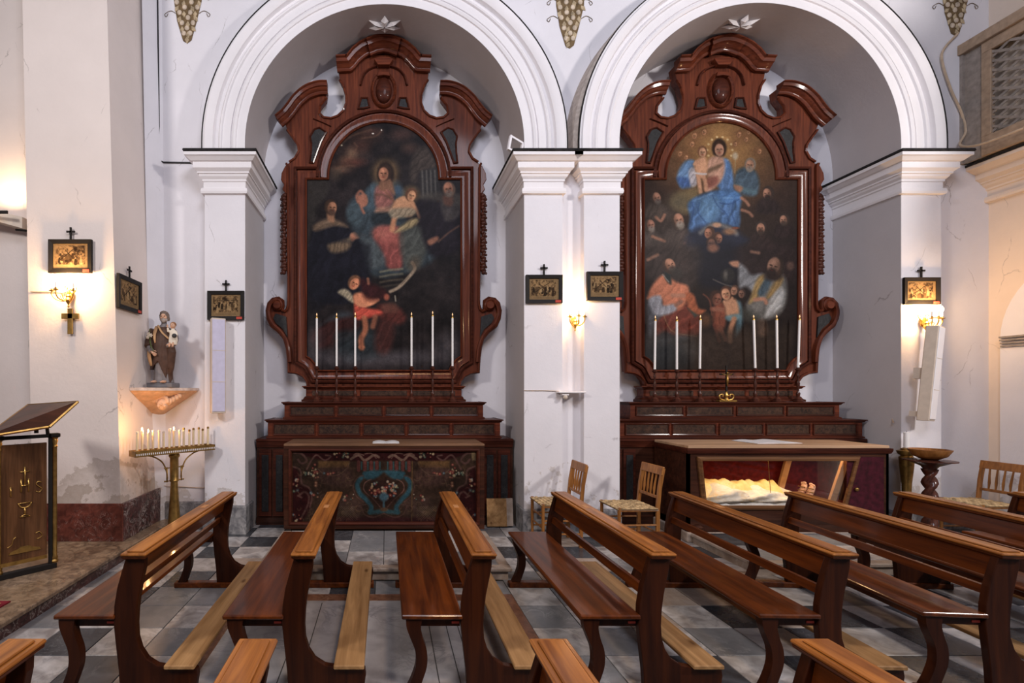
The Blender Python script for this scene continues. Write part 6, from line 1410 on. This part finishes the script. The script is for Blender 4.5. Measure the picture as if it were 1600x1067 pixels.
b = MB(); b.lathe([(.07,.925),(.13,.96),(.165,1.02),(.168,1.03),(.158,1.03),(.12,.97),(.05,.945)], n=28); b.obj('bowl', 'chair', e, auto=True)
e = empty('tall_brass_candlestick', (5.89, 5.43, 0), 'tall brass floor candlestick with a white candle stub beside the glass case altar', 'candlestick')
b = MB(); b.lathe([(.10,0),(.10,.03),(.07,.07),(.05,.10)], n=18); b.obj('foot', 'gold_d', e, auto=True)
b = MB(); b.lathe([(.05,.10),(.035,.30),(.042,.60),(.060,.80),(.066,.90),(.05,.92),(.075,.94),(.085,.975),(.05,.985),(.05,1.0),(.028,1.01)], n=14); b.obj('shaft', 'gold_d', e, auto=True)
e2 = empty('candle_stub', (5.89, 5.43, 1.011), 'white candle stub on the tall brass floor candlestick', 'candle'); b = MB(); b.lathe([(.026,0),(.026,.17),(.010,.175)], n=12); b.obj('wax', 'wax', e2, auto=True); b = MB(); b.tube([(0,0,.17),(.002,0,.19)], .002, 5); b.obj('wick', 'black', e2)

# board leaning at the left altar's cabinet
e = empty('leaning_board', (1.33, 5.78, 0), 'pale bare board leaning at the right of the left altar', 'board', None, 0)
b = MB(); b.quadbox([(-.11,.0,.02),(.13,.0,.02),(.13,.02,.02),(-.11,.02,.02)], [(-.11,.04,.345),(.13,.04,.345),(.13,.06,.345),(-.11,.06,.345)]); b.obj('board', 'pine', e)
b = MB(); b.quadbox([(.13,.01,.02),(.21,.02,.02),(.21,.04,.02),(.13,.03,.02)], [(.13,.05,.345),(.21,.06,.345),(.21,.08,.345),(.13,.07,.345)]); b.obj('side_board', 't_tan', e)

# ------------------------------------------------------------------ lattice screen box at the upper right
X = 6.90; zb, zt = 4.36, 5.78
e = empty('lattice_box', (X, 5.2, zb), 'grey-brown wooden box with a lattice screen above the right cornice', 'screen'); O = e.location
b = MB(O); b.box(X+.12, 7.21, 3.0, 5.74, zb, zt-.12); b.obj('body', 'cream', e)
b = MB(O); b.box(X, X+.03, 5.55, 5.74, zb, zt-.12); b.obj('end_board', 'greybox', e)
b = MB(O); b.box(X-.02, X+.03, 3.0, 5.55, zb, zb+.22, .004); b.box(X-.02, X+.03, 3.0, 5.55, zt-.24, zt-.12, .004); b.box(X-.02, X+.03, 5.46, 5.55, zb+.22, zt-.24, .004); b.obj('frame', 'tanbox', e)
b = MB(O); b.box(X-.06, 7.21, 3.0, 5.75, zt-.12, zt, .006); b.obj('cornice', 'tanbox', e)
b = MB(O); b.box(X-.03, X+.03, 5.72, 5.75, zb, zt-.12); b.obj('edge_strip', 'greybox', e)
y0, y1, z0, z1 = 3.9, 5.46, zb+.22, zt-.24; st = .085
for fam in (0, 1):
    c = -1.2
    while c < 2.6:
        if fam == 0: pts = [(y, z0+(y-y0)*.55+c) for y in (y0, y1)]
        else: pts = [(y, z1-(y-y0)*.55-c) for y in (y0, y1)]
        (ya, za), (yb, zb_) = pts
        sl = (zb_-za)/(yb-ya); lo, hi = z0, z1; Y = [ya, yb]
        f = lambda y: za+sl*(y-ya)
        ys = sorted([ya+(lo-za)/sl, ya+(hi-za)/sl]); a_, b_ = max(ya, ys[0]), min(yb, ys[1])
        if b_-a_ > .03:
            b = MB(O); dx_ = .006*fam; w = .016; b.quadbox([(X-.006+dx_, a_, f(a_)-w), (X-.006+dx_, b_, f(b_)-w), (X-.006+dx_, b_, f(b_)+w), (X-.006+dx_, a_, f(a_)+w)], [(X+dx_, a_, f(a_)-w), (X+dx_, b_, f(b_)-w), (X+dx_, b_, f(b_)+w), (X+dx_, a_, f(a_)+w)]); b.obj('lattice_slat', 'greybox', e)
        c += st*1.25
